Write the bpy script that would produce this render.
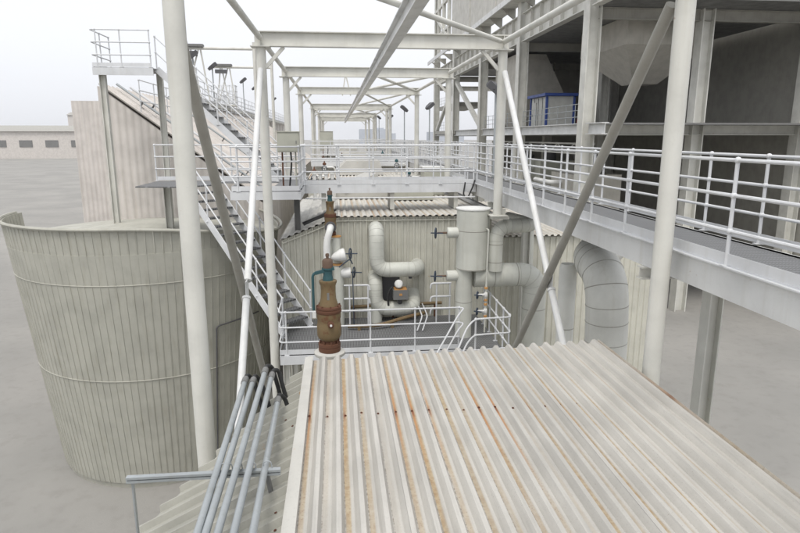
import bpy, math, random
from mathutils import Vector, Matrix
R = math.radians
random.seed(7)
for o in list(bpy.data.objects):
    bpy.data.objects.remove(o)
SC = bpy.context.scene
COL = SC.collection

# ------------------------------------------------------------------ camera
cam_d = bpy.data.cameras.new('camera'); cam = bpy.data.objects.new('camera', cam_d); COL.objects.link(cam)
cam_d.sensor_width = 36; cam_d.lens = 27.0; cam_d.clip_start = 0.1; cam_d.clip_end = 9000
cam.location = (0, 0, 1.35); cam.rotation_euler = (R(90 - 12.18), 0, R(-5.95))
SC.camera = cam

# ------------------------------------------------------------------ sky, sun, exposure
W = bpy.data.worlds.new('World'); SC.world = W; W.use_nodes = True
nt = W.node_tree; nt.nodes.clear()
out = nt.nodes.new('ShaderNodeOutputWorld')
sky = nt.nodes.new('ShaderNodeTexSky'); sky.sky_type = 'NISHITA'; sky.sun_disc = False
sky.sun_elevation = R(64); sky.sun_rotation = R(-162); sky.dust_density = 6; sky.air_density = 1.0; sky.ozone_density = 1.0
hs = nt.nodes.new('ShaderNodeHueSaturation'); hs.inputs['Saturation'].default_value = 0.25
b1 = nt.nodes.new('ShaderNodeBackground'); b1.inputs[1].default_value = 0.05
b2 = nt.nodes.new('ShaderNodeBackground'); b2.inputs[0].default_value = (0.93, 0.95, 1.0, 1); b2.inputs[1].default_value = 0.80
ad = nt.nodes.new('ShaderNodeAddShader')
nt.links.new(sky.outputs[0], hs.inputs['Color']); nt.links.new(hs.outputs[0], b1.inputs[0])
nt.links.new(b1.outputs[0], ad.inputs[0]); nt.links.new(b2.outputs[0], ad.inputs[1]); nt.links.new(ad.outputs[0], out.inputs[0])
sd = bpy.data.lights.new('sun', 'SUN'); sd.energy = 1.5; sd.angle = R(18); sd.color = (1, 0.96, 0.9)
sun = bpy.data.objects.new('sun', sd); COL.objects.link(sun)
sun.rotation_euler = Vector((0.14, 0.42, -0.90)).to_track_quat('-Z', 'Y').to_euler()
SC.view_settings.view_transform = 'Standard'; SC.view_settings.look = 'None'
SC.view_settings.exposure = 0.2; SC.view_settings.gamma = 1

# ------------------------------------------------------------------ materials
class NT:
    def __init__(s, name):
        s.m = bpy.data.materials.new(name); s.m.use_nodes = True; s.t = s.m.node_tree
        s.b = s.t.nodes['Principled BSDF']
        s.pos = s.n('ShaderNodeNewGeometry').outputs['Position']
    def n(s, typ, **k):
        n = s.t.nodes.new(typ)
        for a, v in k.items(): setattr(n, a, v)
        return n
    def put(s, sock, v):
        if hasattr(v, 'is_linked'): s.t.links.new(v, sock)
        else: sock.default_value = v
    def math(s, op, a, b=0.0, c=0.0, clamp=False):
        n = s.n('ShaderNodeMath', operation=op, use_clamp=clamp)
        s.put(n.inputs[0], a); s.put(n.inputs[1], b); s.put(n.inputs[2], c); return n.outputs[0]
    def vscale(s, v, sc):
        n = s.n('ShaderNodeVectorMath', operation='MULTIPLY'); s.put(n.inputs[0], v); n.inputs[1].default_value = sc; return n.outputs[0]
    def noise(s, v, scale, detail=3, rough=0.55):
        n = s.n('ShaderNodeTexNoise'); s.put(n.inputs['Vector'], v); n.inputs['Scale'].default_value = scale
        n.inputs['Detail'].default_value = detail; n.inputs['Roughness'].default_value = rough; return n.outputs[0]
    def ramp(s, f, lo, hi, a=0.0, b=1.0):
        n = s.n('ShaderNodeMapRange', interpolation_type='SMOOTHSTEP'); s.put(n.inputs[0], f)
        n.inputs[1].default_value = lo; n.inputs[2].default_value = hi; n.inputs[3].default_value = a; n.inputs[4].default_value = b
        return n.outputs[0]
    def mix(s, f, a, b):
        n = s.n('ShaderNodeMix', data_type='RGBA'); s.put(n.inputs[0], f)
        s.put(n.inputs[6], (*a, 1) if isinstance(a, tuple) and len(a) == 3 else a)
        s.put(n.inputs[7], (*b, 1) if isinstance(b, tuple) and len(b) == 3 else b); return n.outputs[2]
    def done(s, col, rough=0.5, bump=None, bs=0.1, metal=0.0):
        s.put(s.b.inputs['Base Color'], col if hasattr(col, 'is_linked') else (*col, 1))
        s.put(s.b.inputs['Roughness'], rough); s.b.inputs['Metallic'].default_value = metal
        s.b.inputs['Specular IOR Level'].default_value = 0.35
        if bump is not None:
            n = s.n('ShaderNodeBump'); n.inputs['Strength'].default_value = bs; n.inputs['Distance'].default_value = 0.02
            s.put(n.inputs['Height'], bump); s.t.links.new(n.outputs[0], s.b.inputs['Normal'])
        return s.m

def mul(c, k): return tuple(min(1, x * k) for x in c)

def painted(name, col, dirt=0.5, rough=0.5, streak=True, metal=0.0, rustiness=0.0, rustcol=(0.30, 0.14, 0.05)):
    g = NT(name)
    n1 = g.noise(g.pos, 1.7, 4)
    base = g.mix(g.ramp(n1, 0.35, 0.7), mul(col, 1.04), mul(col, 0.90))
    fine = g.noise(g.pos, 42, 3)
    base = g.mix(g.ramp(fine, 0.52, 0.75, 0, 0.25 * dirt), base, mul(col, 0.62))
    if streak:
        st = g.noise(g.vscale(g.pos, (9, 9, 0.5)), 1.0, 4)
        base = g.mix(g.ramp(st, 0.5, 0.78, 0, 0.55 * dirt), base, (col[0] * 0.62, col[1] * 0.58, col[2] * 0.48))
    if rustiness > 0:
        rn = g.noise(g.pos, 7, 5, 0.65)
        base = g.mix(g.ramp(rn, 0.68 - 0.25 * rustiness, 0.80 - 0.2 * rustiness), base, rustcol)
    return g.done(base, g.ramp(n1, 0.3, 0.7, rough - 0.07, rough + 0.1), fine, 0.05, metal)

M = {}
M['frame'] = painted('cream_steel_paint', (0.59, 0.585, 0.54), 0.35, 0.5, True, 0, 0.07, (0.33, 0.22, 0.13))
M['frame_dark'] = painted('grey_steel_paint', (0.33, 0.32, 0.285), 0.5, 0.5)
M['frame_white'] = painted('white_steel_paint', (0.62, 0.625, 0.615), 0.4, 0.45, True, 0, 0.05, (0.33, 0.22, 0.13))
M['rail'] = painted('galvanised_white_rail', (0.60, 0.61, 0.62), 0.3, 0.42)
M['pipe'] = painted('pipe_lagging', (0.53, 0.535, 0.485), 0.5, 0.5)
M['pipe_white'] = painted('white_pipe_lagging', (0.70, 0.70, 0.68), 0.5, 0.45)
M['duct'] = painted('light_duct_lagging', (0.60, 0.60, 0.56), 0.5, 0.45)
M['wall'] = painted('cladding_beige', (0.54, 0.53, 0.46), 0.3, 0.55, True, 0, 0.12, (0.42, 0.30, 0.16))
M['tank'] = painted('cladding_olive_grey', (0.40, 0.395, 0.345), 0.6, 0.55)
M['hall'] = painted('hall_cladding', (0.50, 0.49, 0.45), 0.4, 0.6)
M['pink_wall'] = painted('pale_block_wall', (0.57, 0.535, 0.50), 0.5, 0.6)
M['conduit'] = painted('galvanised_conduit', (0.36, 0.385, 0.395), 0.7, 0.38, True, 0.35)
M['black'] = painted('black_rubber', (0.03, 0.03, 0.03), 0.3, 0.6, False)
M['dark'] = painted('dark_machine_grey', (0.09, 0.09, 0.095), 0.5, 0.55, False)
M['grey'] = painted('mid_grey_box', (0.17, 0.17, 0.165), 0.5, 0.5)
M['blue'] = painted('cobalt_trim', (0.025, 0.065, 0.27), 0.3, 0.4, False)
M['teal'] = painted('teal_valve_paint', (0.03, 0.085, 0.095), 0.8, 0.5, True, 0, 0.25, (0.12, 0.07, 0.04))
M['tan'] = painted('tan_valve_body', (0.17, 0.12, 0.06), 1.0, 0.6, True, 0, 0.62, (0.13, 0.06, 0.03))
M['rust'] = painted('rusted_flange', (0.12, 0.055, 0.032), 0.9, 0.75, False, 0, 0.5, (0.07, 0.03, 0.02))
M['brown'] = painted('brown_cap', (0.13, 0.085, 0.06), 0.8, 0.6, False)
M['wheel'] = painted('blue_black_handwheel', (0.045, 0.06, 0.085), 0.6, 0.5, False)
M['orange'] = painted('orange_fitting', (0.50, 0.26, 0.09), 0.6, 0.55, False)
M['red'] = painted('red_paint', (0.35, 0.03, 0.03), 0.4, 0.5, False)
M['cabinet'] = painted('cabinet_paint', (0.42, 0.42, 0.36), 0.4, 0.5)
M['cabin'] = painted('cabin_panel', (0.56, 0.56, 0.52), 0.4, 0.5)
M['hopper'] = painted('hopper_plate', (0.46, 0.44, 0.39), 0.5, 0.6)
M['hazy'] = painted('haze_toned_far_building', (0.42, 0.45, 0.50), 0.2, 0.8)  # blue-grey of distance haze put into the base colour of the far blocks
M['scrub'] = painted('scrub_green', (0.07, 0.09, 0.05), 0.5, 0.9)
M['seam'] = painted('lagging_joint', (0.40, 0.40, 0.36), 0.6, 0.5)
M['spot'] = painted('screw_rust', (0.10, 0.035, 0.02), 0.4, 0.8, False)

g = NT('lamp_glass'); M['lens'] = g.done((0.35, 0.38, 0.4), 0.15)

# grating: bars too fine to pick apart at this distance
g = NT('steel_grating')
sx = g.n('ShaderNodeSeparateXYZ'); g.put(sx.inputs[0], g.pos)
w1 = g.math('PINGPONG', sx.outputs[0], 0.02); w2 = g.math('PINGPONG', sx.outputs[1], 0.05)
bars = g.math('MAXIMUM', g.ramp(w1, 0.012, 0.016), g.ramp(w2, 0.042, 0.046))
M['grating'] = g.done(g.mix(bars, (0.07, 0.07, 0.07), (0.25, 0.255, 0.26)), 0.5, bars, 0.3)

# ground
g = NT('yard_concrete')
c = g.mix(g.ramp(g.noise(g.pos, 0.12, 6), 0.3, 0.7), (0.30, 0.29, 0.27), (0.24, 0.235, 0.22))
c = g.mix(g.ramp(g.noise(g.pos, 2.2, 6, 0.65), 0.45, 0.8, 0, 0.35), c, (0.17, 0.16, 0.15))
M['ground'] = g.done(c, 0.9, g.noise(g.pos, 20, 3), 0.2)

PITCH = 0.18
def roof_mat(name, base, x0, heavy, screw_y, tan_amt, lo=0.37, hi=0.63):
    """corrugated sheet: stains sit in the pans, each pan with its own amount"""
    g = NT(name)
    s = g.n('ShaderNodeSeparateXYZ'); g.put(s.inputs[0], g.pos)
    X, Y = s.outputs[0], s.outputs[1]
    u = g.math('DIVIDE', g.math('SUBTRACT', X, x0), PITCH)
    k = g.math('FLOOR', u); t = g.math('FRACT', u)
    wn = g.n('ShaderNodeTexWhiteNoise', noise_dimensions='1D'); g.put(wn.inputs['W'], k); w = wn.outputs['Value']
    wn2 = g.n('ShaderNodeTexWhiteNoise', noise_dimensions='1D'); g.put(wn2.inputs['W'], g.math('ADD', k, 37.3)); w2 = wn2.outputs['Value']
    w2 = g.math('ADD', w2, g.ramp(X, x0 + 0.3, x0 + 2.2, 0.50, -0.05))
    cmb = g.n('ShaderNodeCombineXYZ'); g.put(cmb.inputs[0], g.math('MULTIPLY', X, 6.0)); g.put(cmb.inputs[1], g.math('MULTIPLY', Y, 0.7)); g.put(cmb.inputs[2], g.math('MULTIPLY', k, 3.1))
    along = g.noise(cmb.outputs[0], 1.0, 4)
    cm2 = g.n('ShaderNodeCombineXYZ'); g.put(cm2.inputs[0], g.math('MULTIPLY', X, 60.0)); g.put(cm2.inputs[1], g.math('MULTIPLY', Y, 1.6))
    streaks = g.noise(cm2.outputs[0], 1.0, 3)
    n1 = g.noise(g.pos, 1.3, 5); fine = g.noise(g.pos, 55, 3)
    col = g.mix(g.ramp(n1, 0.35, 0.7), mul(base, 1.05), mul(base, 0.90))
    col = g.mix(g.ramp(streaks, 0.5, 0.8, 0, 0.5), col, mul(base, 0.72))
    col = g.mix(g.ramp(fine, 0.55, 0.75, 0, 0.3), col, mul(base, 0.7))
    # pan mask, wandering edges
    tt = g.math('ADD', t, g.math('MULTIPLY', g.math('SUBTRACT', along, 0.5), 0.10))
    pan = g.math('MULTIPLY', g.ramp(tt, lo - 0.02, lo + 0.05), g.ramp(tt, hi + 0.10, hi - 0.02))
    amt = g.math('MULTIPLY', pan, g.ramp(g.math('ADD', w, g.math('MULTIPLY', g.math('SUBTRACT', along, 0.5), 1.9)), 0.0, 1.0, 0.15, tan_amt))
    col = g.mix(amt, col, g.mix(g.ramp(g.noise(g.pos, 14, 4, 0.7), 0.35, 0.65), (0.40, 0.32, 0.20), (0.30, 0.205, 0.10)))
    speck = g.math('MULTIPLY', g.math('MULTIPLY', pan, g.ramp(g.noise(g.pos, 48, 4, 0.7), 0.56, 0.66)), g.ramp(w2, 0.2, 0.9, 0.05, 0.5))
    col = g.mix(speck, col, (0.15, 0.085, 0.05))
    # grime line along the edge of each pan, broken into dashes
    edge = g.math('MULTIPLY', g.ramp(tt, lo - 0.03, lo + 0.0), g.ramp(tt, lo + 0.05, lo + 0.01))
    edge = g.math('MULTIPLY', edge, g.ramp(g.noise(g.pos, 26, 4, 0.75), 0.42, 0.60, 0.05, 0.75))
    col = g.mix(edge, col, (0.11, 0.085, 0.06))
    # scattered grime and scuffs over crests and pans
    col = g.mix(g.ramp(g.noise(g.pos, 90, 2, 0.6), 0.68, 0.74, 0, 0.6), col, (0.14, 0.10, 0.07))
    cm3 = g.n('ShaderNodeCombineXYZ'); g.put(cm3.inputs[0], g.math('MULTIPLY', X, 14.0)); g.put(cm3.inputs[1], g.math('MULTIPLY', Y, 0.45)); g.put(cm3.inputs[2], 3.0)
    col = g.mix(g.ramp(g.noise(cm3.outputs[0], 1.0, 5, 0.6), 0.45, 0.75, 0, 0.55), col, mul(base, 0.66))
    # orange runs, strong around the screw line and fading both ways
    mid = (lo + hi) / 2
    line = g.math('MULTIPLY', g.ramp(tt, mid - 0.10, mid - 0.03), g.ramp(tt, mid + 0.09, mid + 0.02))
    if screw_y is not None:
        d = g.math('ABSOLUTE', g.math('SUBTRACT', Y, screw_y))
        fall = g.ramp(g.math('ADD', d, g.math('MULTIPLY', along, 1.6)), 0.6, 2.4, 1.0, 0.05)
    else:
        fall = g.ramp(along, 0.3, 0.7, 0.3, 1.0)
    org = g.math('MULTIPLY', g.math('MULTIPLY', line, fall), g.ramp(g.math('ADD', w2, g.math('MULTIPLY', g.math('SUBTRACT', n1, 0.5), 0.8)), 0.50, 1.0, 0.0, heavy))
    col = g.mix(org, col, (0.40, 0.185, 0.06))
    if screw_y is not None:
        core = g.math('MULTIPLY', g.ramp(g.math('ABSOLUTE', g.math('SUBTRACT', Y, screw_y - 0.02)), 0.16, 0.0), g.math('MULTIPLY', line, g.ramp(w2, 0.4, 0.8, 0, 0.8)))
        col = g.mix(core, col, (0.16, 0.055, 0.03))
    return g.done(col, 0.5, fine, 0.06)
M['roof'] = roof_mat('near_roof_sheet', (0.445, 0.43, 0.395), -0.42, 0.95, 5.86, 0.9, 0.37, 0.58)
M['roof_back'] = roof_mat('back_roof_sheet', (0.60, 0.58, 0.53), 0.0, 0.8, None, 0.6, 0.44, 0.76)
M['hip'] = painted('hip_sheet_shaded', (0.34, 0.335, 0.295), 0.9, 0.5, False, 0, 0.08, (0.36, 0.22, 0.10))  # shade on the hip facet put into a darker base colour; rust patches on top
M['roof_plain'] = painted('flashing_sheet', (0.46, 0.45, 0.415), 0.8, 0.5, False, 0, 0.10, (0.40, 0.24, 0.10))

# ------------------------------------------------------------------ mesh helpers
def frame(d):
    d = Vector(d).normalized()
    a = Vector((0, 0, 1)) if abs(d.z) < 0.95 else Vector((1, 0, 0))
    x = d.cross(a).normalized(); y = x.cross(d).normalized()
    return x, y, d

class MB:
    def __init__(s): s.v = []; s.f = []; s.sm = []; s.marks = []
    def quadstrip(s, rings, closed=True, cap=True, smooth=True):
        b = len(s.v); n = len(rings[0]); s.marks.append((b, len(s.f)))
        for r in rings: s.v += [tuple(p) for p in r]
        for i in range(len(rings) - 1):
            for j in range(n if closed else n - 1):
                a = b + i * n + j; c = b + i * n + (j + 1) % n
                s.f.append((a, c, c + n, a + n)); s.sm.append(smooth)
        if cap:
            s.f.append(tuple(b + j for j in reversed(range(n)))); s.sm.append(False)
            e = b + (len(rings) - 1) * n
            s.f.append(tuple(e + j for j in range(n))); s.sm.append(False)
        return s
    def box(s, c, d, rz=0):
        m = Matrix.Rotation(rz, 3, 'Z'); c = Vector(c)
        h = Vector(d) / 2
        rings = [[c + m @ Vector((x * h.x, y * h.y, z * h.z)) for x, y in ((-1, -1), (1, -1), (1, 1), (-1, 1))] for z in (-1, 1)]
        return s.quadstrip(rings, smooth=False)
    def bar(s, p, q, w, h):
        p, q = Vector(p), Vector(q); x, y, d = frame(q - p)
        r = lambda o: [o + x * a * w / 2 + y * b * h / 2 for a, b in ((-1, -1), (1, -1), (1, 1), (-1, 1))]
        return s.quadstrip([r(p), r(q)], smooth=False)
    def prof(s, p, q, pts):
        p, q = Vector(p), Vector(q); x, y, d = frame(q - p)
        r = lambda o: [o + x * a + y * b for a, b in pts]
        return s.quadstrip([r(p), r(q)], smooth=False)
    def ibeam(s, p, q, dep, wid, tf=0.02, tw=0.014):
        w, h, t = wid / 2, dep / 2, tw / 2; i = h - tf
        return s.prof(p, q, [(-w, -h), (w, -h), (w, -i), (t, -i), (t, i), (w, i), (w, h), (-w, h), (-w, i), (-t, i), (-t, -i), (-w, -i)])
    def channel(s, p, q, dep, wid, side=1, t=0.02):
        h = dep / 2; w = wid * side; t2 = t * side
        pts = [(0, -h), (w, -h), (w, -h + t), (t2, -h + t), (t2, h - t), (w, h - t), (w, h), (0, h)]
        if side < 0: pts = pts[::-1]
        return s.prof(p, q, pts)
    def tube(s, p, q, r, r2=None, n=10):
        p, q = Vector(p), Vector(q); x, y, d = frame(q - p); r2 = r if r2 is None else r2
        ring = lambda o, k: [o + (x * math.cos(2 * math.pi * i / n) + y * math.sin(2 * math.pi * i / n)) * k for i in range(n)]
        return s.quadstrip([ring(p, r), ring(q, r2)])
    def path(s, pts, r, bend=0.0, n=10, seg=6):
        pts = rounded(pts, bend, seg) if bend > 0 else [Vector(p) for p in pts]
        x, y, d = frame(pts[1] - pts[0]); rings = []
        for i, p in enumerate(pts):
            if i == 0: t = pts[1] - pts[0]
            elif i == len(pts) - 1: t = pts[-1] - pts[-2]
            else: t = (pts[i] - pts[i - 1]).normalized() + (pts[i + 1] - pts[i]).normalized()
            t.normalize(); x = (x - t * x.dot(t)).normalized(); y = t.cross(x)
            rings.append([p + (x * math.cos(2 * math.pi * k / n) + y * math.sin(2 * math.pi * k / n)) * r for k in range(n)])
        return s.quadstrip(rings)
    def lathe(s, prof, o=(0, 0, 0), axis=(0, 0, 1), n=20):
        x, y, d = frame(axis); o = Vector(o)
        rings = [[o + d * z + (x * math.cos(2 * math.pi * k / n) + y * math.sin(2 * math.pi * k / n)) * max(r, 1e-4) for k in range(n)] for r, z in prof]
        return s.quadstrip(rings)
    def ball(s, c, r, n=8):
        return s.lathe([(r * math.sin(math.pi * i / 5), -r * math.cos(math.pi * i / 5)) for i in range(6)], c, (0, 0, 1), n)
    def torus(s, c, axis, RR, r, n=18, m=6):
        x, y, d = frame(axis); c = Vector(c); b = len(s.v)
        for i in range(n):
            a = 2 * math.pi * i / n; e = x * math.cos(a) + y * math.sin(a)
            for j in range(m):
                t = 2 * math.pi * j / m; s.v.append(tuple(c + e * (RR + r * math.cos(t)) + d * r * math.sin(t)))
        for i in range(n):
            for j in range(m):
                s.f.append((b + i * m + j, b + i * m + (j + 1) % m, b + ((i + 1) % n) * m + (j + 1) % m, b + ((i + 1) % n) * m + j)); s.sm.append(True)
        return s
    def poly(s, pts, th):
        """prism: polygon pts (counter-clockwise from above) extruded down by th"""
        p = [Vector(q) for q in pts]
        return s.quadstrip([[q - Vector((0, 0, th)) for q in p], p], smooth=False)
    def hexa(s, lo, hi):
        return s.quadstrip([[Vector(q) for q in lo], [Vector(q) for q in hi]], smooth=False)
    def mesh(s, name):
        me = bpy.data.meshes.new(name); me.from_pydata(s.v, [], s.f); me.validate()
        me.polygons.foreach_set('use_smooth', s.sm[:len(me.polygons)] if len(me.polygons) == len(s.sm) else [False] * len(me.polygons))
        me.set_sharp_from_angle(angle=R(38)); me.update(); return me
    def build_each(s, name, mat, parent):
        ms = s.marks + [(len(s.v), len(s.f))]
        for (v0, f0), (v1, f1) in zip(ms[:-1], ms[1:]):
            m = MB(); m.v = s.v[v0:v1]; m.f = [tuple(i - v0 for i in f) for f in s.f[f0:f1]]; m.sm = s.sm[f0:f1]; m.build(name, mat, parent)
    def build(s, name, mat, parent=None, loc=None):
        me = s.mesh(name); me.materials.append(M[mat]); return link(name, me, parent, loc)

def rounded(pts, rad, seg=6):
    pts = [Vector(p) for p in pts]; o = [pts[0]]
    for i in range(1, len(pts) - 1):
        a, b, c = pts[i - 1], pts[i], pts[i + 1]
        r = min(rad, (a - b).length * 0.49, (c - b).length * 0.49)
        p, q = b + (a - b).normalized() * r, b + (c - b).normalized() * r
        for k in range(seg + 1):
            t = k / seg; o.append(p * (1 - t) ** 2 + b * 2 * t * (1 - t) + q * t * t)
    o.append(pts[-1]); return o

def gores(parent, pts, rad_, bend, n=24, seg=8):
    """lapped gore joints of the lagging round each bend of a pipe"""
    P = rounded(pts, bend, seg)
    for i in range(1, len(P) - 1):
        k = (i - 1) % (seg + 1)
        if k in (0, 2, 4, 6, seg):
            d = (P[i + 1] - P[i - 1]).normalized()
            mb = MB(); mb.lathe([(rad_ + 0.0006, -0.006), (rad_ + 0.0045, 0), (rad_ + 0.0006, 0.006)], P[i], d, n); mb.build('gore_joint', 'seam', parent)

def link(name, me, parent=None, loc=None):
    o = bpy.data.objects.new(name, me); COL.objects.link(o)
    if parent is not None:
        o.parent = parent; base = WORLD.get(parent.name, Vector((0, 0, 0)))
        o.location = (Vector(loc) if loc is not None else Vector((0, 0, 0))) - base
        WORLD[o.name] = Vector(loc) if loc is not None else Vector((0, 0, 0))
    else:
        if loc is not None: o.location = loc
        WORLD[o.name] = Vector(o.location)
    return o
WORLD = {}
def thing(name, label, cat, loc=(0, 0, 0), group=None):
    o = bpy.data.objects.new(name, None); COL.objects.link(o); o.location = loc; o.empty_display_size = 0.2
    WORLD[o.name] = Vector(loc); return tag(o, label, cat, group)
def tag(o, label, cat, group=None):
    o['label'] = label; o['category'] = cat
    if group: o['group'] = group
    return o
def struct(o): o['kind'] = 'structure'; return o
def stuff(o): o['kind'] = 'stuff'; return o

def corr(name, mat, parent, O, U, V, N, u0, u1, vlo, vhi, pitch=PITCH, dep=0.045, prof=(0.0, 0.28, 0.44, 0.76), per=5, th=0.006):
    """corrugated cladding, split into separate sheets of `per` ribs; vlo, vhi are functions of u"""
    O, U, V, N = map(Vector, (O, U, V, N)); a, b, c, d = prof
    u = u0; k = 0; made = []
    while u < u1 - 1e-4:
        ue = min(u + per * pitch, u1); us = []
        x = u; i = 0
        while True:
            for fr, h in ((a, 1), (b, 1), (c, 0), (d, 0)):
                q = u + (i + fr) * pitch
                if q < ue - 1e-5: us.append((q, h))
            i += 1
            if u + i * pitch >= ue - 1e-5: break
        us.append((ue - 0.0015, 1))
        jz = 0.0025 * ((k % 2))
        mb = MB(); top = []; bot = []
        for q, h in us:
            lo, hi = vlo(q), vhi(q)
            off = N * (h * dep + jz); top.append([O + U * q + V * lo + off, O + U * q + V * hi + off])
        n = len(top)
        rings = [[r[0] for r in top], [r[1] for r in top]]
        back = [[p - N * th for p in rings[0]], [p - N * th for p in rings[1]]]
        bb = len(mb.v)
        for r in (rings[0], rings[1], back[1], back[0]): mb.v += [tuple(p) for p in r]
        for r in range(4):
            for j in range(n - 1):
                p0 = bb + r * n + j; p1 = bb + ((r + 1) % 4) * n + j
                mb.f.append((p0, p0 + 1, p1 + 1, p1)); mb.sm.append(False)
        mb.f.append((bb, bb + n, bb + 2 * n, bb + 3 * n)); mb.sm.append(False)
        mb.f.append((bb + n - 1, bb + 4 * n - 1, bb + 3 * n - 1, bb + 2 * n - 1)); mb.sm.append(False)
        made.append(mb.build(name, mat, parent)); u = ue; k += 1
    return made

# railings -----------------------------------------------------------
POST = {}
def post_mesh(hs, mat):
    key = (tuple(hs), mat)
    if key not in POST:
        mb = MB(); mb.tube((0, 0, 0), (0, 0, hs[0]), 0.021, n=8)
        for h in hs: mb.ball((0, 0, h), 0.036, 8)
        mb.box((0, 0, 0.006), (0.11, 0.07, 0.012))
        me = mb.mesh('post'); me.materials.append(M[mat]); POST[key] = me
    return POST[key]

def railing(parent, pts, hs=(1.1, 0.74, 0.37), sp=1.3, toe=True, mat='rail', bend=0.12, ends=(True, True), r=0.020, balls=True):
    pts = [Vector(p) for p in pts]
    for h in hs:
        mb = MB(); mb.path([p + Vector((0, 0, h)) for p in pts], r, bend if len(pts) > 2 else 0, 8, 5); mb.build('rail', mat, parent)
    for i in range(len(pts) - 1):
        a, b = pts[i], pts[i + 1]; L = (b - a).length; n = max(1, round(L / sp))
        for k in range(n + 1):
            if k == n and i < len(pts) - 2: continue
            if k == 0 and i > 0 and bend > 0:
                p = a + (b - a) * min(0.5, 0.16 / L)
            else: p = a + (b - a) * (k / n)
            if k == 0 and i == 0 and not ends[0]: continue
            if k == n and i == len(pts) - 2 and not ends[1]: continue
            link('post', post_mesh(hs, mat), parent, p)
        if toe:
            d = (b - a).normalized()
            mb = MB(); mb.bar(a + Vector((0, 0, 0.075)), b + Vector((0, 0, 0.075)), 0.008, 0.12); mb.build('toe_plate', mat, parent)

# ================================================================== SETTING
GZ = -9.0
mb = MB(); mb.quadstrip([[(-1500, -300, GZ - 0.5), (1500, -300, GZ - 0.5), (1500, 2200, GZ - 0.5), (-1500, 2200, GZ - 0.5)], [(-1500, -300, GZ), (1500, -300, GZ), (1500, 2200, GZ), (-1500, 2200, GZ)]], smooth=False)
struct(mb.build('ground', 'ground'))

# ================================================================== NEAR EVAPORATOR (the roof in the foreground)
ev = thing('evaporator_unit', 'foreground evaporator with white corrugated roof streaked with rust', 'evaporator', (1.6, 3.5, GZ))
ZR = -1.503                                        # pan level; crests are 45 mm higher
XL, XR, YF, YN = -0.42, 3.63, 7.47, 0.6
corr('roof_sheet', 'roof', ev, (0, 0, ZR), (1, 0, 0), (0, 1, 0), (0, 0, 1), XL, XR, lambda u: YN, lambda u: YF + 0.07 * (u - XL), PITCH, 0.058, (0.0, 0.22, 0.36, 0.78))
sl = R(27); fu = Vector((-math.cos(sl), 0, -math.sin(sl))); fn = Vector((-math.sin(sl), 0, math.cos(sl)))
eave = lambda y: min(2.1, max(0.02, (7.42 - y) * 0.68 / math.cos(sl)))      # hip facet, its eave runs off diagonally
corr('hip_sheet', 'hip', ev, (XL + 0.01, 0, ZR - 0.022), (0, 1, 0), fu, fn, 0.6, 7.38, lambda u: 0.0, eave, 0.21, 0.055, (0.0, 0.10, 0.20, 0.90), 4)
mb = MB(); mb.prof((XL + 0.012, YN, ZR + 0.056), (XL + 0.012, YF + 0.01, ZR + 0.056), [(-0.055, -0.012), (-0.05, -0.022), (0.0, 0.0), (0.05, 0.0), (0.05, 0.004), (-0.004, 0.005)]); mb.build('ridge_flashing', 'roof_plain', ev)
mb = MB()
for k in range(22):
    x = XL + (k + 0.48) * PITCH
    if x > XR - 0.05: break
    for y in (5.86, 1.9):
        if random.random() < 0.8: mb.lathe([(0.014, 0), (0.014, 0.005), (0.007, 0.006), (0.007, 0.012)], (x + random.uniform(-.012, .012), y + random.uniform(-.03, .03), ZR), n=6)
for k in range(26):
    y = 1 + k * 0.24
    u = 0.10 + random.random() * 0.12
    p = Vector((XL, y, ZR - 0.022)) + fu * u + fn * 0.0
    if u < eave(y): mb.lathe([(0.012, 0), (0.012, 0.006)], p, fn, 6)
stuff(mb.build('roof_screw', 'spot', ev))
corr('end_wall_sheet', 'wall', ev, (0, YF - 0.06, 0), (1, 0, 0), (0, 0, 1), (0, 1, 0), XL + 0.05, XR - 0.05, lambda u: GZ, lambda u: ZR - 0.01, 0.16, 0.03, per=6)
mb = MB(); mb.hexa([(-0.40, 0.7, GZ), (XR - 0.03, 0.7, GZ), (XR - 0.03, YF - 0.08, GZ), (-0.40, YF - 0.08, GZ)], [(-0.40, 0.7, ZR - 0.02), (XR - 0.03, 0.7, ZR - 0.02), (XR - 0.03, YF - 0.08, ZR - 0.02), (-0.40, YF - 0.08, ZR - 0.02)])
mb.build('shell', 'wall', ev)
hx = lambda y: XL - eave(y) * math.cos(sl) + 0.06
mb = MB(); lo = [(-0.41, 0.7, GZ), (-0.41, 7.1, GZ), (hx(7.1), 7.1, GZ), (hx(4.0), 4.0, GZ), (hx(4.0), 0.7, GZ)]
zz = lambda x: ZR + (x - XL) * math.tan(sl) - 0.03
mb.hexa([Vector(p) for p in lo[::-1]], [Vector((p[0], p[1], zz(p[0]))) for p in lo[::-1]]); mb.build('hip_wall', 'wall', ev)

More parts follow.
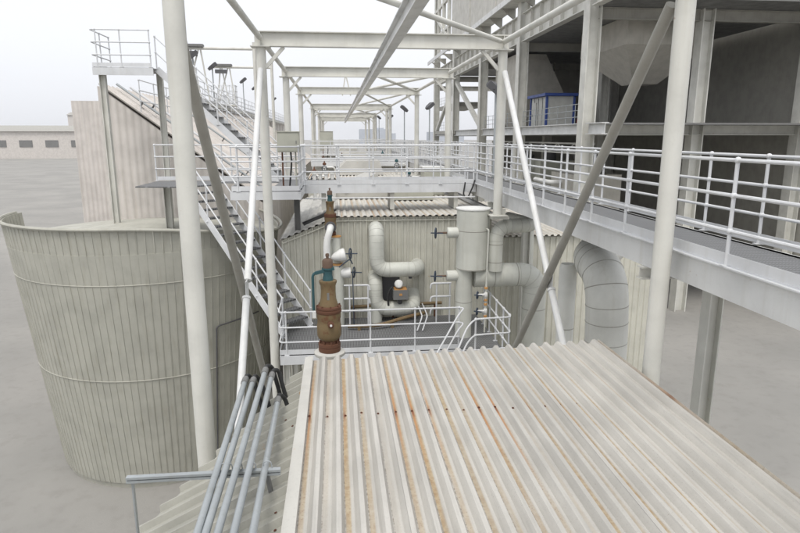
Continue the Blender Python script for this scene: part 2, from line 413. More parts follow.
# conduits over the hip
cond = [(-1.05, -1.0, -1.26, 6.35), (-0.965, -0.945, -1.27, 6.35), (-0.85, -0.865, -1.22, 6.5), (-0.775, -0.755, -1.26, 6.45), (-0.68, -0.625, -1.40, 6.1)]
lab = ['outermost grey conduit, farthest from the roof ridge', 'second grey conduit counting from the outer side of the bundle', 'middle one of five grey conduits over the hip roof', 'fourth grey conduit, next to the one nearest the ridge', 'shortest grey conduit, lying nearest the rusty roof ridge']
for (xf, xn, z, yf), l in zip(cond, lab):
    t = thing('cable_conduit', l, 'conduit', (xn, 1.0, -1.32), 'conduits over the hip roof')
    mb = MB(); mb.path([(xn + 0.03, 0.8, -1.31), (xn, 3.6, -1.30), (xf, yf - 0.06, z)], 0.029, 0.3, 12); mb.build('pipe', 'conduit', t)
    mb = MB(); mb.tube((xf, yf - 0.12, z), (xf, yf + 0.01, z), 0.036, n=12); mb.build('coupling', 'grey', t)
    dz = random.uniform(-.05, .05)
    mb = MB(); mb.path([(xf, yf, z), (xf, yf + 0.1, z + 0.01), (xf + 0.05, yf + 0.22, z - 0.08 + dz), (xf + 0.14, yf + 0.20, z - 0.45), (xf + 0.12, yf + 0.3, z - 1.6), (xf + 0.05, yf + 0.5, z - 3.4)], 0.024, 0.12, 10); mb.build('flexible_hose', 'black', t)
t = thing('conduit_bracket', 'grey slotted channel bracket carrying the conduits over the hip roof', 'bracket', (-0.62, 4.62, -1.62))
mb = MB(); mb.channel((-1.75, 4.62, -1.365), (-0.52, 4.62, -1.365), 0.05, 0.045); mb.build('channel', 'conduit', t)
mb = MB(); mb.bar((-0.64, 4.64, -1.39), (-0.60, 4.64, -1.66), 0.06, 0.03); mb.build('leg', 'grey', t)
mb = MB(); mb.bar((-1.72, 4.64, -1.39), (-1.72, 4.64, -2.12), 0.04, 0.012); mb.build('leg', 'conduit', t)
for (x, xn, z, yf) in cond:
    mb = MB(); mb.path([(xn - 0.035, 4.61, -1.335), (xn - 0.03, 4.61, -1.275), (xn + 0.03, 4.61, -1.275), (xn + 0.035, 4.61, -1.335)], 0.005, 0.03, 6); mb.build('clamp', 'conduit', t)

# ================================================================== BACK EVAPORATOR
be = thing('evaporator_unit', 'beige ribbed evaporator with sloping eave and rusty roof behind the valve platform', 'evaporator', (2, 21, GZ))
YB, ZB = 16.5, -0.74
zt = lambda x: ZB if x > 0.0 else ZB + x * 0.395
corr('roof_sheet', 'roof_back', be, (0, 0, ZB - 0.045), (1, 0, 0), (0, 1, 0), (0, 0, 1), 0.0, 4.32, lambda u: YB - 0.14, lambda u: 27.0, PITCH, 0.034)
sb = math.atan(0.395)
corr('slope_sheet', 'roof_plain', be, (0, 0, ZB - 0.045), (-math.cos(sb), 0, -math.sin(sb)), (0, 1, 0), (-math.sin(sb), 0, math.cos(sb)), 0.0, 1.70, lambda u: YB - 0.12 + 0.0 * u, lambda u: 27.0, 0.2, 0.035)
corr('end_wall_sheet', 'wall', be, (0, YB, 0), (1, 0, 0), (0, 0, 1), (0, -1, 0), -1.54, 4.3, lambda u: GZ, lambda u: zt(u) - 0.07, 0.165, 0.035, (0.0, 0.22, 0.36, 0.86), 6)
mb = MB(); mb.bar((-1.52, YB - 0.045, zt(-1.52) - 0.16), (0.0, YB - 0.045, ZB - 0.16), 0.05, 0.035); mb.build('eave_trim', 'wall', be)
mb = MB(); mb.bar((0.0, YB - 0.045, ZB - 0.16), (4.3, YB - 0.045, ZB - 0.16), 0.05, 0.035); mb.build('eave_trim', 'wall', be)
mb = MB(); mb.hexa([(-1.56, YB + 0.01, GZ), (4.3, YB + 0.01, GZ), (4.3, 26.9, GZ), (-1.56, 26.9, GZ)], [(-1.56, YB + 0.01, zt(-1.56) - 0.09), (4.3, YB + 0.01, ZB - 0.06 - 0.75), (4.3, 26.9, ZB - 0.81), (-1.56, 26.9, zt(-1.56) - 0.09)]); mb.build('shell', 'wall', be)
mb = MB(); mb.box((4.31, 21.7, ZB - 0.4), (0.03, 10.4, 0.75)); mb.build('side_panel', 'wall', be)
mb = MB(); mb.channel((4.22, YB - 0.12, ZB + 0.07), (4.22, 27, ZB + 0.07), 0.12, 0.12); mb.build('roof_gutter', 'rail', be)

# cables lying on the sloping roof
for pts, l in (([(-0.95, 16.75, -1.04), (-0.6, 16.9, -0.9), (-0.35, 16.8, -0.80), (-0.22, 16.55, -0.70)], 'black hose curling over the cream roof slope, lower one'),
               ([(-1.0, 17.15, -1.05), (-0.5, 17.1, -0.84), (-0.25, 17.2, -0.73), (-0.05, 16.9, -0.65)], 'black hose lying higher on the cream roof slope, beside the other')):
    mb = MB(); mb.path(pts, 0.028, 0.2, 8); tag(mb.build('roof_hose', 'black'), l, 'hose', 'hoses on the roof slope')

# right hand evaporator under the long walkway
re = thing('evaporator_unit', 'shaded ribbed evaporator wall beneath the long right walkway', 'evaporator', (7, 20, GZ))
corr('end_wall_sheet', 'wall', re, (0, 16.9, 0), (1, 0, 0), (0, 0, 1), (0, -1, 0), 4.42, 9.6, lambda u: GZ, lambda u: -1.52, 0.18, 0.03, (0.0, 0.2, 0.34, 0.86), 6)
corr('roof_sheet', 'roof_back', re, (0, 0, -1.47), (1, 0, 0), (0, 1, 0), (0, 0, 1), 4.40, 9.64, lambda u: 16.75, lambda u: 26.0)
mb = MB(); mb.hexa([(4.42, 16.92, GZ), (9.6, 16.92, GZ), (9.6, 26, GZ), (4.42, 26, GZ)], [(4.42, 16.92, -1.5), (9.6, 16.92, -1.5), (9.6, 26, -1.5), (4.42, 26, -1.5)]); mb.build('shell', 'wall', re)

# far evaporators under the gantry
for i, (y0, y1, z, l) in enumerate(((29, 41, -0.55, 'next evaporator roof seen through the cross walkway rails'), (44, 60, -0.5, 'evaporator roof beyond the second cross walkway'), (63, 84, -0.5, 'farthest evaporator roof at the end of the gantry'))):
    e = thing('evaporator_unit', l, 'evaporator', (1.2, (y0 + y1) / 2, GZ))
    corr('roof_sheet', 'roof_back', e, (0, 0, z - 0.045), (1, 0, 0), (0, 1, 0), (0, 0, 1), -1.4, 4.2, lambda u: y0, lambda u: y1, 0.18, 0.045, per=10)
    mb = MB(); mb.hexa([(-1.38, y0 + 0.1, GZ), (4.18, y0 + 0.1, GZ), (4.18, y1 - .1, GZ), (-1.38, y1 - .1, GZ)], [(-1.38, y0 + 0.1, z - 0.06), (4.18, y0 + 0.1, z - 0.06), (4.18, y1 - .1, z - 0.06), (-1.38, y1 - .1, z - 0.06)]); mb.build('shell', 'wall', e)
    mb = MB(); yy = y0 + 2
    mb.hexa([(-0.2, yy, z), (2.4, yy, z), (2.4, yy + 4, z), (-0.2, yy + 4, z)], [(0.5, yy + 0.2, z + 0.7), (2.2, yy + 0.2, z + 0.7), (2.2, yy + 3.8, z + 0.7), (0.5, yy + 3.8, z + 0.7)]); mb.build('roof_hood', 'roof_plain', e)

# ================================================================== LEFT TANK
tk = thing('clad_tank', 'olive grey clad tank with vertical seams, left of the stairs', 'tank', (-6.05, 20.2, GZ))
tc = Vector((-6.05, 20.2, 0)); RT = 4.1
rad = lambda z: RT - 0.11 * (-1.0 - z)
npan = 118
ztop = lambda a: -1.02 - 0.55 * max(0, math.cos(a)) * max(0, math.cos(a))
for k in range(npan):
    a0 = 2 * math.pi * k / npan; a1 = 2 * math.pi * (k + 1) / npan; am = (a0 + a1) / 2
    if math.cos(am - R(-80)) < -0.25: continue        # the side turned away is closed by the inner shell
    mb = MB(); rows = []
    for fr, h in ((0.0, 0.018), (0.07, 0.018), (0.11, 0.0), (0.97, 0.0)):
        a = a0 + (a1 - a0) * fr; e = Vector((math.cos(a), math.sin(a), 0))
        rows.append([tc + e * (rad(z) + h) + Vector((0, 0, z)) for z in (GZ + 0.2, ztop(a))] + [tc + e * (rad(z) + h - 0.03) + Vector((0, 0, z)) for z in (ztop(a), GZ + 0.2)])
    mb.quadstrip(rows, smooth=False); mb.build('cladding_panel', 'tank', tk)
mb = MB(); mb.lathe([(rad(GZ) - 0.05, GZ), (RT - 0.06, -1.7), (0.2, -1.3)], (tc.x, tc.y, 0), n=64); mb.build('shell', 'tank', tk)
for z in (-2.55, -5.4):
    mb = MB(); mb.torus((tc.x, tc.y, z), (0, 0, 1), rad(z) + 0.012, 0.016, 96, 6); mb.build('hoop', 'tank', tk)
ring = [tc + Vector((math.cos(R(a)), math.sin(R(a)), 0)) * (RT + 0.05) + Vector((0, 0, ztop(R(a)) + 0.02)) for a in range(-180, 61, 4)]
mb = MB(); mb.path(ring, 0.05, 0, 6); mb.build('rim_flashing', 'tank', tk)
e = lambda a, z, d=0.05: tc + Vector((math.cos(R(a)), math.sin(R(a)), 0)) * (rad(z) + d) + Vector((0, 0, z))
mb = MB(); mb.path([e(-24, -4.05), e(-33, -4.05), e(-42, -4.05), e(-50, -4.08), e(-50, -6.2), e(-50, -8.5)], 0.022, 0.1, 8); mb.build('drain_pipe', 'dark', tk)

# ================================================================== GANTRY FRAME
ga = thing('gantry_frame', 'long cream steel gantry of portal frames over the evaporators', 'gantry', (1.12, 40, GZ))
CX = (-1.61, 3.86); ZT, ZBm = 3.62, 3.30
frames = [6.7, 14.2, 21.0, 29.3, 43.8, 46.6, 60.0, 63.2, 72, 80]
for i, y in enumerate(frames):
    near = i < 5
    for x in CX:
        mb = MB(); base = -0.52 if (x > 0 and i == 1) else GZ
        if i > 1: base = -0.5
        mb.tube((x, y, base), (x, y, ZBm - 0.02), 0.108, n=20 if near else 12)
        mb.box((x, y, ZBm - 0.01), (0.42, 0.34, 0.022))
        if i: mb.box((x, y, base + 0.012), (0.42, 0.42, 0.024))
        mb.box((x, y, (ZT + ZBm) / 2), (0.014, 0.16, ZT - ZBm - 0.01))
        mb.build('column', 'frame', ga)
    mb = MB(); mb.ibeam((CX[0] - 0.13, y, (ZT + ZBm) / 2), (CX[1] + 0.13, y, (ZT + ZBm) / 2), ZT - ZBm, 0.17); mb.build('cross_beam', 'frame', ga)
    for x, s in ((CX[0], 1), (CX[1], -1)):
        mb = MB(); mb.bar((x + s * 0.09, y, 2.86), (x + s * 0.50, y, ZBm - 0.005), 0.075, 0.075); mb.build('knee_brace', 'frame', ga)
mb = MB(); mb.box((3.90, 14.2, -0.56), (0.42, 0.30, 0.06)); mb.box((4.02, 14.2, -0.45), (0.08, 0.02, 0.2)); mb.build('seat_beam', 'frame', ga)
for i, x in enumerate(CX):
    for a, b in zip(frames[:-1], frames[1:]):
        mb = MB(); mb.tube((x, a + 0.1, 3.47), (x, b - 0.1, 3.47), 0.062, n=12); mb.build('eave_strut', 'frame', ga)
mx = 1.08
mb = MB(); mb.ibeam((mx, -3, 3.12), (mx, 73, 3.12), 0.30, 0.17, 0.022, 0.014); mb.build('monorail_beam', 'frame_white', ga)
def rbrace(p, q): MB().tube(p, q, 0.052, n=10).build('roof_brace', 'frame', ga)
rbrace((CX[1] - 0.1, 14.05, 3.47), (-1.5, 6.85, 3.43))
for a, b in ((21.0, 29.3), (29.3, 43.8), (46.6, 60.0), (63.2, 72)):
    rbrace((CX[1] - 0.1, a + 0.1, 3.47), (mx + 0.1, b - 0.1, 3.45)); rbrace((mx + 0.1, a + 0.1, 3.45), (CX[1] - 0.1, b - 0.1, 3.47))
# crossed side braces between the first two frames
for x, dk in ((CX[0], -0.02), (CX[1], 0.02)):
    yc, zc, sl2 = 10.42, -1.25, 1.135
    P = lambda y, s: (x, y, zc + (y - yc) * sl2 * s)
    mb = MB(); mb.tube(P(13.98, 1), P(yc + 0.10, 1), 0.062, n=14); mb.build('side_brace', 'frame_white', ga)
    mb = MB(); mb.tube(P(yc - 0.10, 1), P(6.75, 1), 0.062, n=14); mb.build('side_brace', 'frame_white', ga)
    mb = MB(); mb.tube((x - 0.075, 6.85, zc - (6.85 - yc) * sl2), (x - 0.075, 14.0, zc - (14.0 - yc) * sl2), 0.07, n=14); mb.build('side_brace', 'frame_dark', ga)
    mb = MB()
    for s in (-1, 1):
        mb.lathe([(0.075, -0.02), (0.075, 0.02)], P(yc + s * 0.12, 1), Vector(P(1, 1)) - Vector(P(0, 1)), 14)
    mb.box((x, yc, zc), (0.016, 0.3, 0.3)); mb.build('gusset', 'frame_white', ga)
mb = MB()     # hoist hanger on the monorail, far
mb.bar((0.35, 30.2, 3.3), (0.52, 30.2, 4.3), 0.06, 0.06); mb.bar((0.75, 30.2, 3.3), (0.52, 30.2, 4.3), 0.06, 0.06); mb.build('hoist_bracket', 'frame', ga)

# ================================================================== WALKWAYS
def deck(parent, pts, z=0.0, name='deck'):
    mb = MB(); mb.poly([(x, y, z) for x, y in pts], 0.035); mb.build(name, 'grating', parent)

rw = thing('walkway', 'long white railed walkway running back along the right side', 'walkway', (4.7, 20, -0.4))
Y0, Y1 = 1.2, 92
deck(rw, [(4.10, Y0), (5.28, Y0), (5.28, Y1), (4.10, Y1)])
mb = MB(); mb.channel((4.08, Y0, -0.17), (4.08, Y1, -0.17), 0.34, 0.10, 1); mb.build('girder', 'frame_white', rw)
mb = MB(); mb.channel((5.30, Y0, -0.17), (5.30, Y1, -0.17), 0.34, 0.10, -1); mb.build('girder', 'frame_white', rw)
mb = MB(); mb.box((4.07, (Y0 + Y1) / 2, 0.01), (0.09, Y1 - Y0, 0.016)); mb.build('kerb_plate', 'rail', rw)
yj0, yj1 = 17.35, 18.65
railing(rw, [(4.07, Y0, 0.018), (4.07, yj0, 0.018)], sp=1.12)
railing(rw, [(4.07, yj1, 0.018), (4.07, 48, 0.018)], sp=1.2)
railing(rw, [(4.07, 48.6, 0.018), (4.07, 92, 0.018)], sp=2.2)
railing(rw, [(5.31, Y0, 0.018), (5.31, 50, 0.018)], sp=1.15)
railing(rw, [(5.31, 50.6, 0.018), (5.31, 92, 0.018)], sp=2.2)
for y in (7.5, 15.8, 22, 30, 40, 52, 66, 80):
    mb = MB(); mb.ibeam((5.12, y, GZ), (5.12, y, -0.52), 0.2, 0.2); mb.ibeam((4.02, y, -0.43), (5.36, y, -0.43), 0.17, 0.14); mb.build('support', 'frame', rw)

cw = thing('walkway', 'white railed walkway crossing above the back evaporator roof', 'walkway', (1.5, 18, -0.3))
deck(cw, [(-0.92, 17.42), (4.06, 17.42), (4.06, 18.58), (-0.92, 18.58)])
for y, s in ((17.40, -1), (18.60, 1)):
    mb = MB(); mb.channel((-0.95, y, -0.11), (4.05, y, -0.11), 0.24, 0.08, s); mb.build('girder', 'rail', cw)
railing(cw, [(-0.92, 17.40, 0.012), (3.98, 17.40, 0.012)], sp=0.98)
railing(cw, [(0.0, 18.62, 0.012), (3.98, 18.62, 0.012)], sp=0.98)
mb = MB(); mb.path([(-0.9, 17.25, -0.36), (4.0, 17.25, -0.36)], 0.022); mb.build('pipe', 'rail', cw)
for x in (-0.4, 1.6, 3.5):
    mb = MB(); mb.box((x, 18.0, -0.48), (0.12, 0.9, 0.5)); mb.build('support', 'frame', cw)
for y, l in ((34, 'second white cross walkway, beyond the middle evaporators'), (53, 'third white cross walkway, near the end of the gantry')):
    c2 = thing('walkway', l, 'walkway', (1.2, y + .6, -0.3))
    deck(c2, [(-1.4, y), (4.05, y), (4.05, y + 1.2), (-1.4, y + 1.2)])
    mb = MB(); mb.box((1.3, y - 0.02, -0.12), (5.4, 0.04, 0.25)); mb.build('girder', 'rail', c2)
    mb = MB(); mb.box((1.3, y + 0.6, -0.38), (5.2, 0.3, 0.30)); mb.build('support', 'frame', c2)
    railing(c2, [(-1.4, y, 0.01), (4.0, y, 0.01)], sp=1.2); railing(c2, [(-1.4, y + 1.2, 0.01), (4.0, y + 1.2, 0.01)], sp=1.2)

lp = thing('landing_platform', 'grated landing beside the big left column at the head of the stairs', 'platform', (-1.8, 16, -0.3))
deck(lp, [(-2.62, 15.40), (-0.95, 15.40), (-0.95, 16.55), (-2.62, 16.55)])
deck(lp, [(-0.95, 16.55 - 1.1), (-0.93, 16.55 - 1.1), (-0.93, 18.58), (-0.95, 18.58)])
deck(lp, [(-1.75, 16.56), (-0.955, 16.56), (-0.955, 19.6), (-1.75, 19.6)])
deck(lp, [(-5.6, 18.85), (-1.76, 18.85), (-1.76, 19.6), (-5.6, 19.6)])
deck(lp, [(-5.6, 17.5), (-4.22, 17.28), (-3.53, 18.0), (-3.53, 18.84), (-5.6, 18.84)])
mb = MB(); mb.channel((-2.66, 15.38, -0.10), (-0.92, 15.38, -0.10), 0.2, 0.08, -1); mb.build('girder', 'rail', lp)
mb = MB(); mb.channel((-0.91, 15.36, -0.10), (-0.91, 17.35, -0.10), 0.2, 0.08, -1); mb.build('girder', 'rail', lp)
mb = MB(); mb.box((-2.64, 16.0, -0.10), (0.03, 1.2, 0.2)); mb.build('girder', 'rail', lp)
mb = MB(); mb.ibeam((-1.12, 16.9, -1.22), (-1.12, 16.9, -0.04), 0.16, 0.16); mb.build('support', 'grey', lp)
mb = MB(); mb.ibeam((-5.2, 19.2, GZ), (-5.2, 19.2, -0.04), 0.2, 0.2); mb.build('support', 'frame', lp)
railing(lp, [(-2.62, 16.5, 0.01), (-2.62, 15.40, 0.01), (-0.95, 15.40, 0.01), (-0.95, 17.30, 0.01)], sp=0.85)
railing(lp, [(-3.45, 18.87, 0.01), (-1.80, 18.87, 0.01)], sp=0.9)
railing(lp, [(-5.6, 19.6, 0.01), (-1.0, 19.6, 0.01)], sp=1.2)

def stair(name, label, lo, hi, wdir, width, ntread, group=None, railz=0.98, mids=(0.5,), side=(0, 1)):
    t = thing(name, label, 'stairs', lo, group)
    lo, hi = Vector(lo), Vector(hi); wd = Vector(wdir).normalized() * width
    run = hi - lo; flat = Vector((run.x, run.y, 0)).normalized()
    for s in (0, 1):
        mb = MB(); mb.bar(lo + wd * s, hi + wd * s, 0.03, 0.20); mb.build('stringer', 'rail', t)
    # treads share one mesh
    ang = math.atan2(wd.y, wd.x)
    mb = MB(); m3 = Matrix.Rotation(ang, 3, 'Z')
    mb.box((0, 0, 0), (width - 0.04, 0.25, 0.03), ang); nose = m3 @ Vector((0, 0.125, 0))
    s2 = -1 if nose.dot(flat) > 0 else 1
    mb.box(tuple(nose * s2), (width - 0.04, 0.012, 0.05), ang)
    me = mb.mesh('tread'); me.materials.append(M['grating'])
    for k in range(1, ntread):
        p = lo + run * (k / ntread) + wd * 0.5 + Vector((0, 0, 0.03)); link('tread', me, t, p)
    for s in side:
        for h in (railz,) + tuple(mids):
            mb = MB(); mb.tube(lo + wd * s + Vector((0, 0, h)), hi + wd * s + Vector((0, 0, h)), 0.020, n=8); mb.build('handrail', 'rail', t)
        n = 4
        for k in range(n + 1):
            link('post', post_mesh((railz,) + tuple(mids), 'rail'), t, lo + run * (k / n) + wd * s)
    return t
stair('stairs', 'steep white grated stairs from the left landing down to the valve platform', (-1.44, 14.90, -3.62), (-4.20, 17.25, 0.0), (0.68, 0.733, 0), 0.98, 17)
stair('stairs', 'upper flight of white stairs climbing left behind the big column', (-1.9, 20.0, 0.0), (-5.6, 20.6, 3.45), (0.16, 0.987, 0), 0.85, 16)
up = thing('landing_platform', 'upper landing with rails at the top of the left flight', 'platform', (-6.4, 21, 3.2))
deck(up, [(-7.4, 20.2), (-5.62, 20.2), (-5.62, 21.8), (-7.4, 21.8)], 3.45)
mb = MB(); mb.box((-6.5, 20.18, 3.33), (1.8, 0.04, 0.22)); mb.build('girder', 'rail', up)
for x, y in ((-7.2, 20.4), (-5.8, 21.6)):
    mb = MB(); mb.ibeam((x, y, GZ), (x, y, 3.40), 0.18, 0.18); mb.build('support', 'frame', up)
railing(up, [(-7.4, 21.8, 3.45), (-7.4, 20.2, 3.45), (-5.66, 20.2, 3.45)], sp=0.9)
deck(lp, [(-2.2, 19.62), (-0.96, 19.62), (-0.96, 21.0), (-1.9, 21.0)], -0.002)
mb = MB(); mb.ibeam((-1.35, 20.3, GZ), (-1.35, 20.3, -0.045), 0.18, 0.18); mb.build('support', 'frame', lp)

# lower valve platform
vp = thing('valve_platform', 'grated platform with white rails between the two evaporators', 'platform', (1.2, 14.7, -4))
ZP = -3.68
deck(vp, [(-1.40, 13.55), (3.92, 13.55), (3.92, 16.42), (-1.40, 16.42)], ZP)
mb = MB(); mb.channel((-1.42, 13.53, ZP - 0.11), (3.94, 13.53, ZP - 0.11), 0.22, 0.08, -1); mb.build('girder', 'rail', vp)
for x in (-1.3, 1.3, 3.8):
    for y in (13.8, 16.2):
        mb = MB(); mb.ibeam((x, y, GZ), (x, y, ZP - 0.04), 0.16, 0.16); mb.build('support', 'frame', vp)
hs = (1.05, 0.68, 0.32)
railing(vp, [(-1.44, 14.86, ZP), (-1.42, 13.58, ZP), (2.84, 13.58, ZP)], hs, 1.06, True, ends=(True, True))
railing(vp, [(3.02, 12.62, ZP), (3.86, 12.70, ZP), (3.92, 15.5, ZP)], hs, 0.8, False)
deck(vp, [(2.95, 12.55), (3.92, 12.62), (3.92, 13.50), (2.95, 13.50)], ZP)
mb = MB(); mb.ibeam((3.85, 12.8, GZ), (3.85, 12.8, ZP - 0.04), 0.16, 0.16); mb.build('support', 'frame', vp)
# looped rail ends running down beside the descending flight
for h in hs[:2]:
    mb = MB(); mb.path([(2.80, 13.58, ZP + h), (2.95, 13.52, ZP + h), (2.75, 13.3, ZP + h - 0.12), (1.55, 11.75, ZP + h - 1.30)], 0.020, 0.12, 8); mb.build('handrail', 'rail', vp)
    mb = MB(); mb.path([(3.2, 12.62, ZP + h), (2.98, 12.60, ZP + h), (2.78, 12.45, ZP + h - 0.15), (2.05, 11.45, ZP + h - 1.15)], 0.020, 0.12, 8); mb.build('handrail', 'rail', vp)
stair('stairs', 'short flight dropping toward the camera from the valve platform gap', (0.95, 11.0, ZP - 2.2), (2.42, 13.0, ZP - 0.02), (0.8, -0.6, 0), 0.68, 10, side=())
mb = MB(); mb.box((2.6, 13.1, ZP - 0.10), (0.7, 0.8, 0.03)); mb.build('sill_plate', 'grating', vp)

# small guard rails before the wall
for x0, x1, l in ((0.12, 0.80, 'low guard rail left of the S-shaped pipe'), (2.5, 3.05, 'low guard rail between the S-shaped pipe and the vessel')):
    t = thing('guard_rail', l, 'railing', ((x0 + x1) / 2, 15.7, ZP))
    for h in (1.12, 0.75, 0.40):
        pts = [(x0, 15.75, ZP + h), (x1, 15.75, ZP + h), (x1 + 0.02, 15.75, ZP + h - 0.14)] if x0 < 1 else [(x1, 15.75, ZP + h), (x0, 15.75, ZP + h), (x0 - 0.02, 15.75, ZP + h - 0.14)]
        mb = MB(); mb.path(pts, 0.026, 0.08, 8); mb.build('rail', 'rail', t)
    for x in (x0 + 0.15, x1 - 0.03):
        mb = MB(); mb.tube((x, 15.75, ZP), (x, 15.75, ZP + 1.12), 0.022, n=8); mb.build('post', 'rail', t)

mb = MB(); mb.path([(3.72, 17.33, 0.06), (3.66, 17.3, -0.30), (3.78, 17.28, -0.42), (3.95, 17.3, -0.05), (4.0, 17.32, 0.12)], 0.022, 0.12, 8)
tag(mb.build('hanging_hose', 'black'), 'short black hose looped under the right corner of the cross walkway', 'hose')

# ================================================================== SAFETY VALVES
def handwheel(parent, c, axis, rr=0.15, stem=0.28):
    axis = Vector(axis).normalized(); c = Vector(c); x, y, d = frame(axis)
    mb = MB(); mb.torus(c, axis, rr, 0.017, 20, 6)
    for k in range(3):
        a = 2 * math.pi * k / 3 + 0.4; mb.tube(c, c + (x * math.cos(a) + y * math.sin(a)) * rr, 0.011, n=6)
    mb.tube(c - axis * stem * 0.4, c + axis * stem * 0.6, 0.016, n=8)
    return mb.build('handwheel', 'wheel', parent)

def safety_valve(label, o, s, arm=True):
    t = thing('safety_valve', label, 'valve', o, 'safety valves'); o = Vector(o)
    L = lambda name, mat, prof, n=24: MB().lathe([(r * s, z * s) for r, z in prof], o, n=n).build(name, mat, t)
    L('pad', 'roof_plain', [(0.02, -0.02), (0.215, -0.02), (0.22, 0.0), (0.22, 0.02), (0.20, 0.035), (0.02, 0.036)])
    L('inlet_flange', 'rust', [(0.10, 0.03), (0.15, 0.035), (0.155, 0.05), (0.155, 0.095), (0.145, 0.10), (0.145, 0.105), (0.155, 0.11), (0.155, 0.155), (0.12, 0.16), (0.115, 0.20), (0.13, 0.23)])
    bo = L('body', 'tan', [(0.10, 0.19), (0.15, 0.23), (0.168, 0.27), (0.170, 0.42), (0.162, 0.44), (0.160, 0.50), (0.168, 0.53), (0.168, 0.60), (0.15, 0.62)])
    L('body_flange', 'rust', [(0.10, 0.60), (0.172, 0.60), (0.178, 0.61), (0.178, 0.645), (0.168, 0.65), (0.168, 0.658), (0.175, 0.665), (0.175, 0.69), (0.10, 0.71)])
    L('bonnet', 'tan', [(0.06, 0.68), (0.135, 0.69), (0.128, 0.73), (0.108, 0.80), (0.102, 0.90), (0.104, 0.98), (0.118, 1.02), (0.122, 1.03), (0.122, 1.055), (0.06, 1.06)])
    for k in range(8):
        a = k * math.pi / 4 + 0.2; p = o + Vector((math.cos(a), math.sin(a), 0)) * 0.133 * s
        MB().tube(p + Vector((0, 0, 0.02 * s)), p + Vector((0, 0, 0.20 * s)), 0.014 * s, n=6).build('bolt', 'rust', t)
        p = o + Vector((math.cos(a), math.sin(a), 0)) * 0.155 * s
        MB().tube(p + Vector((0, 0, 0.585 * s)), p + Vector((0, 0, 0.715 * s)), 0.013 * s, n=6).build('bolt', 'rust', t)
    L('yoke', 'teal', [(0.03, 1.05), (0.075, 1.05), (0.07, 1.10), (0.06, 1.13), (0.066, 1.20), (0.08, 1.21), (0.08, 1.235), (0.03, 1.24)])
    L('cap', 'brown', [(0.03, 1.23), (0.073, 1.235), (0.073, 1.33), (0.06, 1.35), (0.05, 1.36), (0.02, 1.365), (0.02, 1.39), (0.028, 1.40), (0.024, 1.43), (0.01, 1.435)])
    # front boss and the cast ring on the body
    mb = MB(); mb.lathe([(0.045 * s, 0), (0.045 * s, 0.10 * s), (0.02 * s, 0.11 * s)], o + Vector((0.02 * s, -0.11 * s, 0.47 * s)), (0.1, -1, 0), 10); mb.build('boss', 'rust', t)
    mb = MB(); mb.lathe([(0.016 * s, 0), (0.016 * s, 0.02 * s)], o + Vector((0.03 * s, -0.215 * s, 0.47 * s)), (0.1, -1, 0), 10); mb.build('plug', 'pipe_white', t)
    mb = MB(); mb.box(o + Vector((0, -0.104 * s, 0.85 * s)), (0.03 * s, 0.012 * s, 0.10 * s)); mb.build('name_plate', 'grey', t)
    if arm:
        mb = MB(); mb.bar(o + Vector((-0.17 * s, -0.03 * s, 1.165 * s)), o + Vector((0.09 * s, -0.03 * s, 1.23 * s)), 0.035 * s, 0.045 * s); mb.path([o + Vector((-0.10 * s, -0.03, 1.185 * s)), o + Vector((-0.205 * s, -0.03, 1.16 * s)), o + Vector((-0.205 * s, -0.03, 0.64 * s))], 0.019 * s, 0.08 * s, 8); mb.build('lifting_lever', 'teal', t)
        mb = MB(); mb.box(o + Vector((-0.20 * s, -0.05 * s, 0.58 * s)), (0.05 * s, 0.012 * s, 0.09 * s)); mb.build('tag', 'pipe_white', t)
    return t
o = Vector((-0.155, 8.12, -1.64))
sv = safety_valve('tall rusty tan and teal safety valve rising at the edge of the foreground roof', o, 1.0)
mb = MB(); mb.path([o + Vector((0, 0, -0.02)), o + Vector((0, 0, -0.75)), (o.x, YF - 0.02, o.z - 0.75)], 0.15, 0.3, 16); mb.build('inlet_pipe', 'pipe', sv)
o2 = Vector((-0.20, 16.05, -1.30))
sv2 = safety_valve('smaller tan safety valve with white outlet bend at the back roof corner', o2, 0.93, False)
mb = MB(); mb.path([(-0.20, 15.92, -0.98), (-0.20, 15.62, -0.98), (-0.31, 15.60, -1.35), (-0.31, 15.60, -3.68)], 0.09, 0.2, 14); mb.build('outlet_pipe', 'pipe_white', sv2)
mb = MB(); mb.lathe([(0.15, 0), (0.15, 0.04), (0.10, 0.05)], (-0.20, 15.84, -0.98), (0, -1, 0), 16); mb.build('outlet_flange', 'dark', sv2)
mb = MB(); mb.tube((-0.20, 16.05, -1.31), (-0.20, 16.05, -2.1), 0.11, n=16); mb.path([(-0.20, 16.05, -2.0), (-0.20, 16.05, -2.4), (-0.20, 16.48, -2.4)], 0.11, 0.2, 14); mb.build('inlet_pipe', 'pipe', sv2)

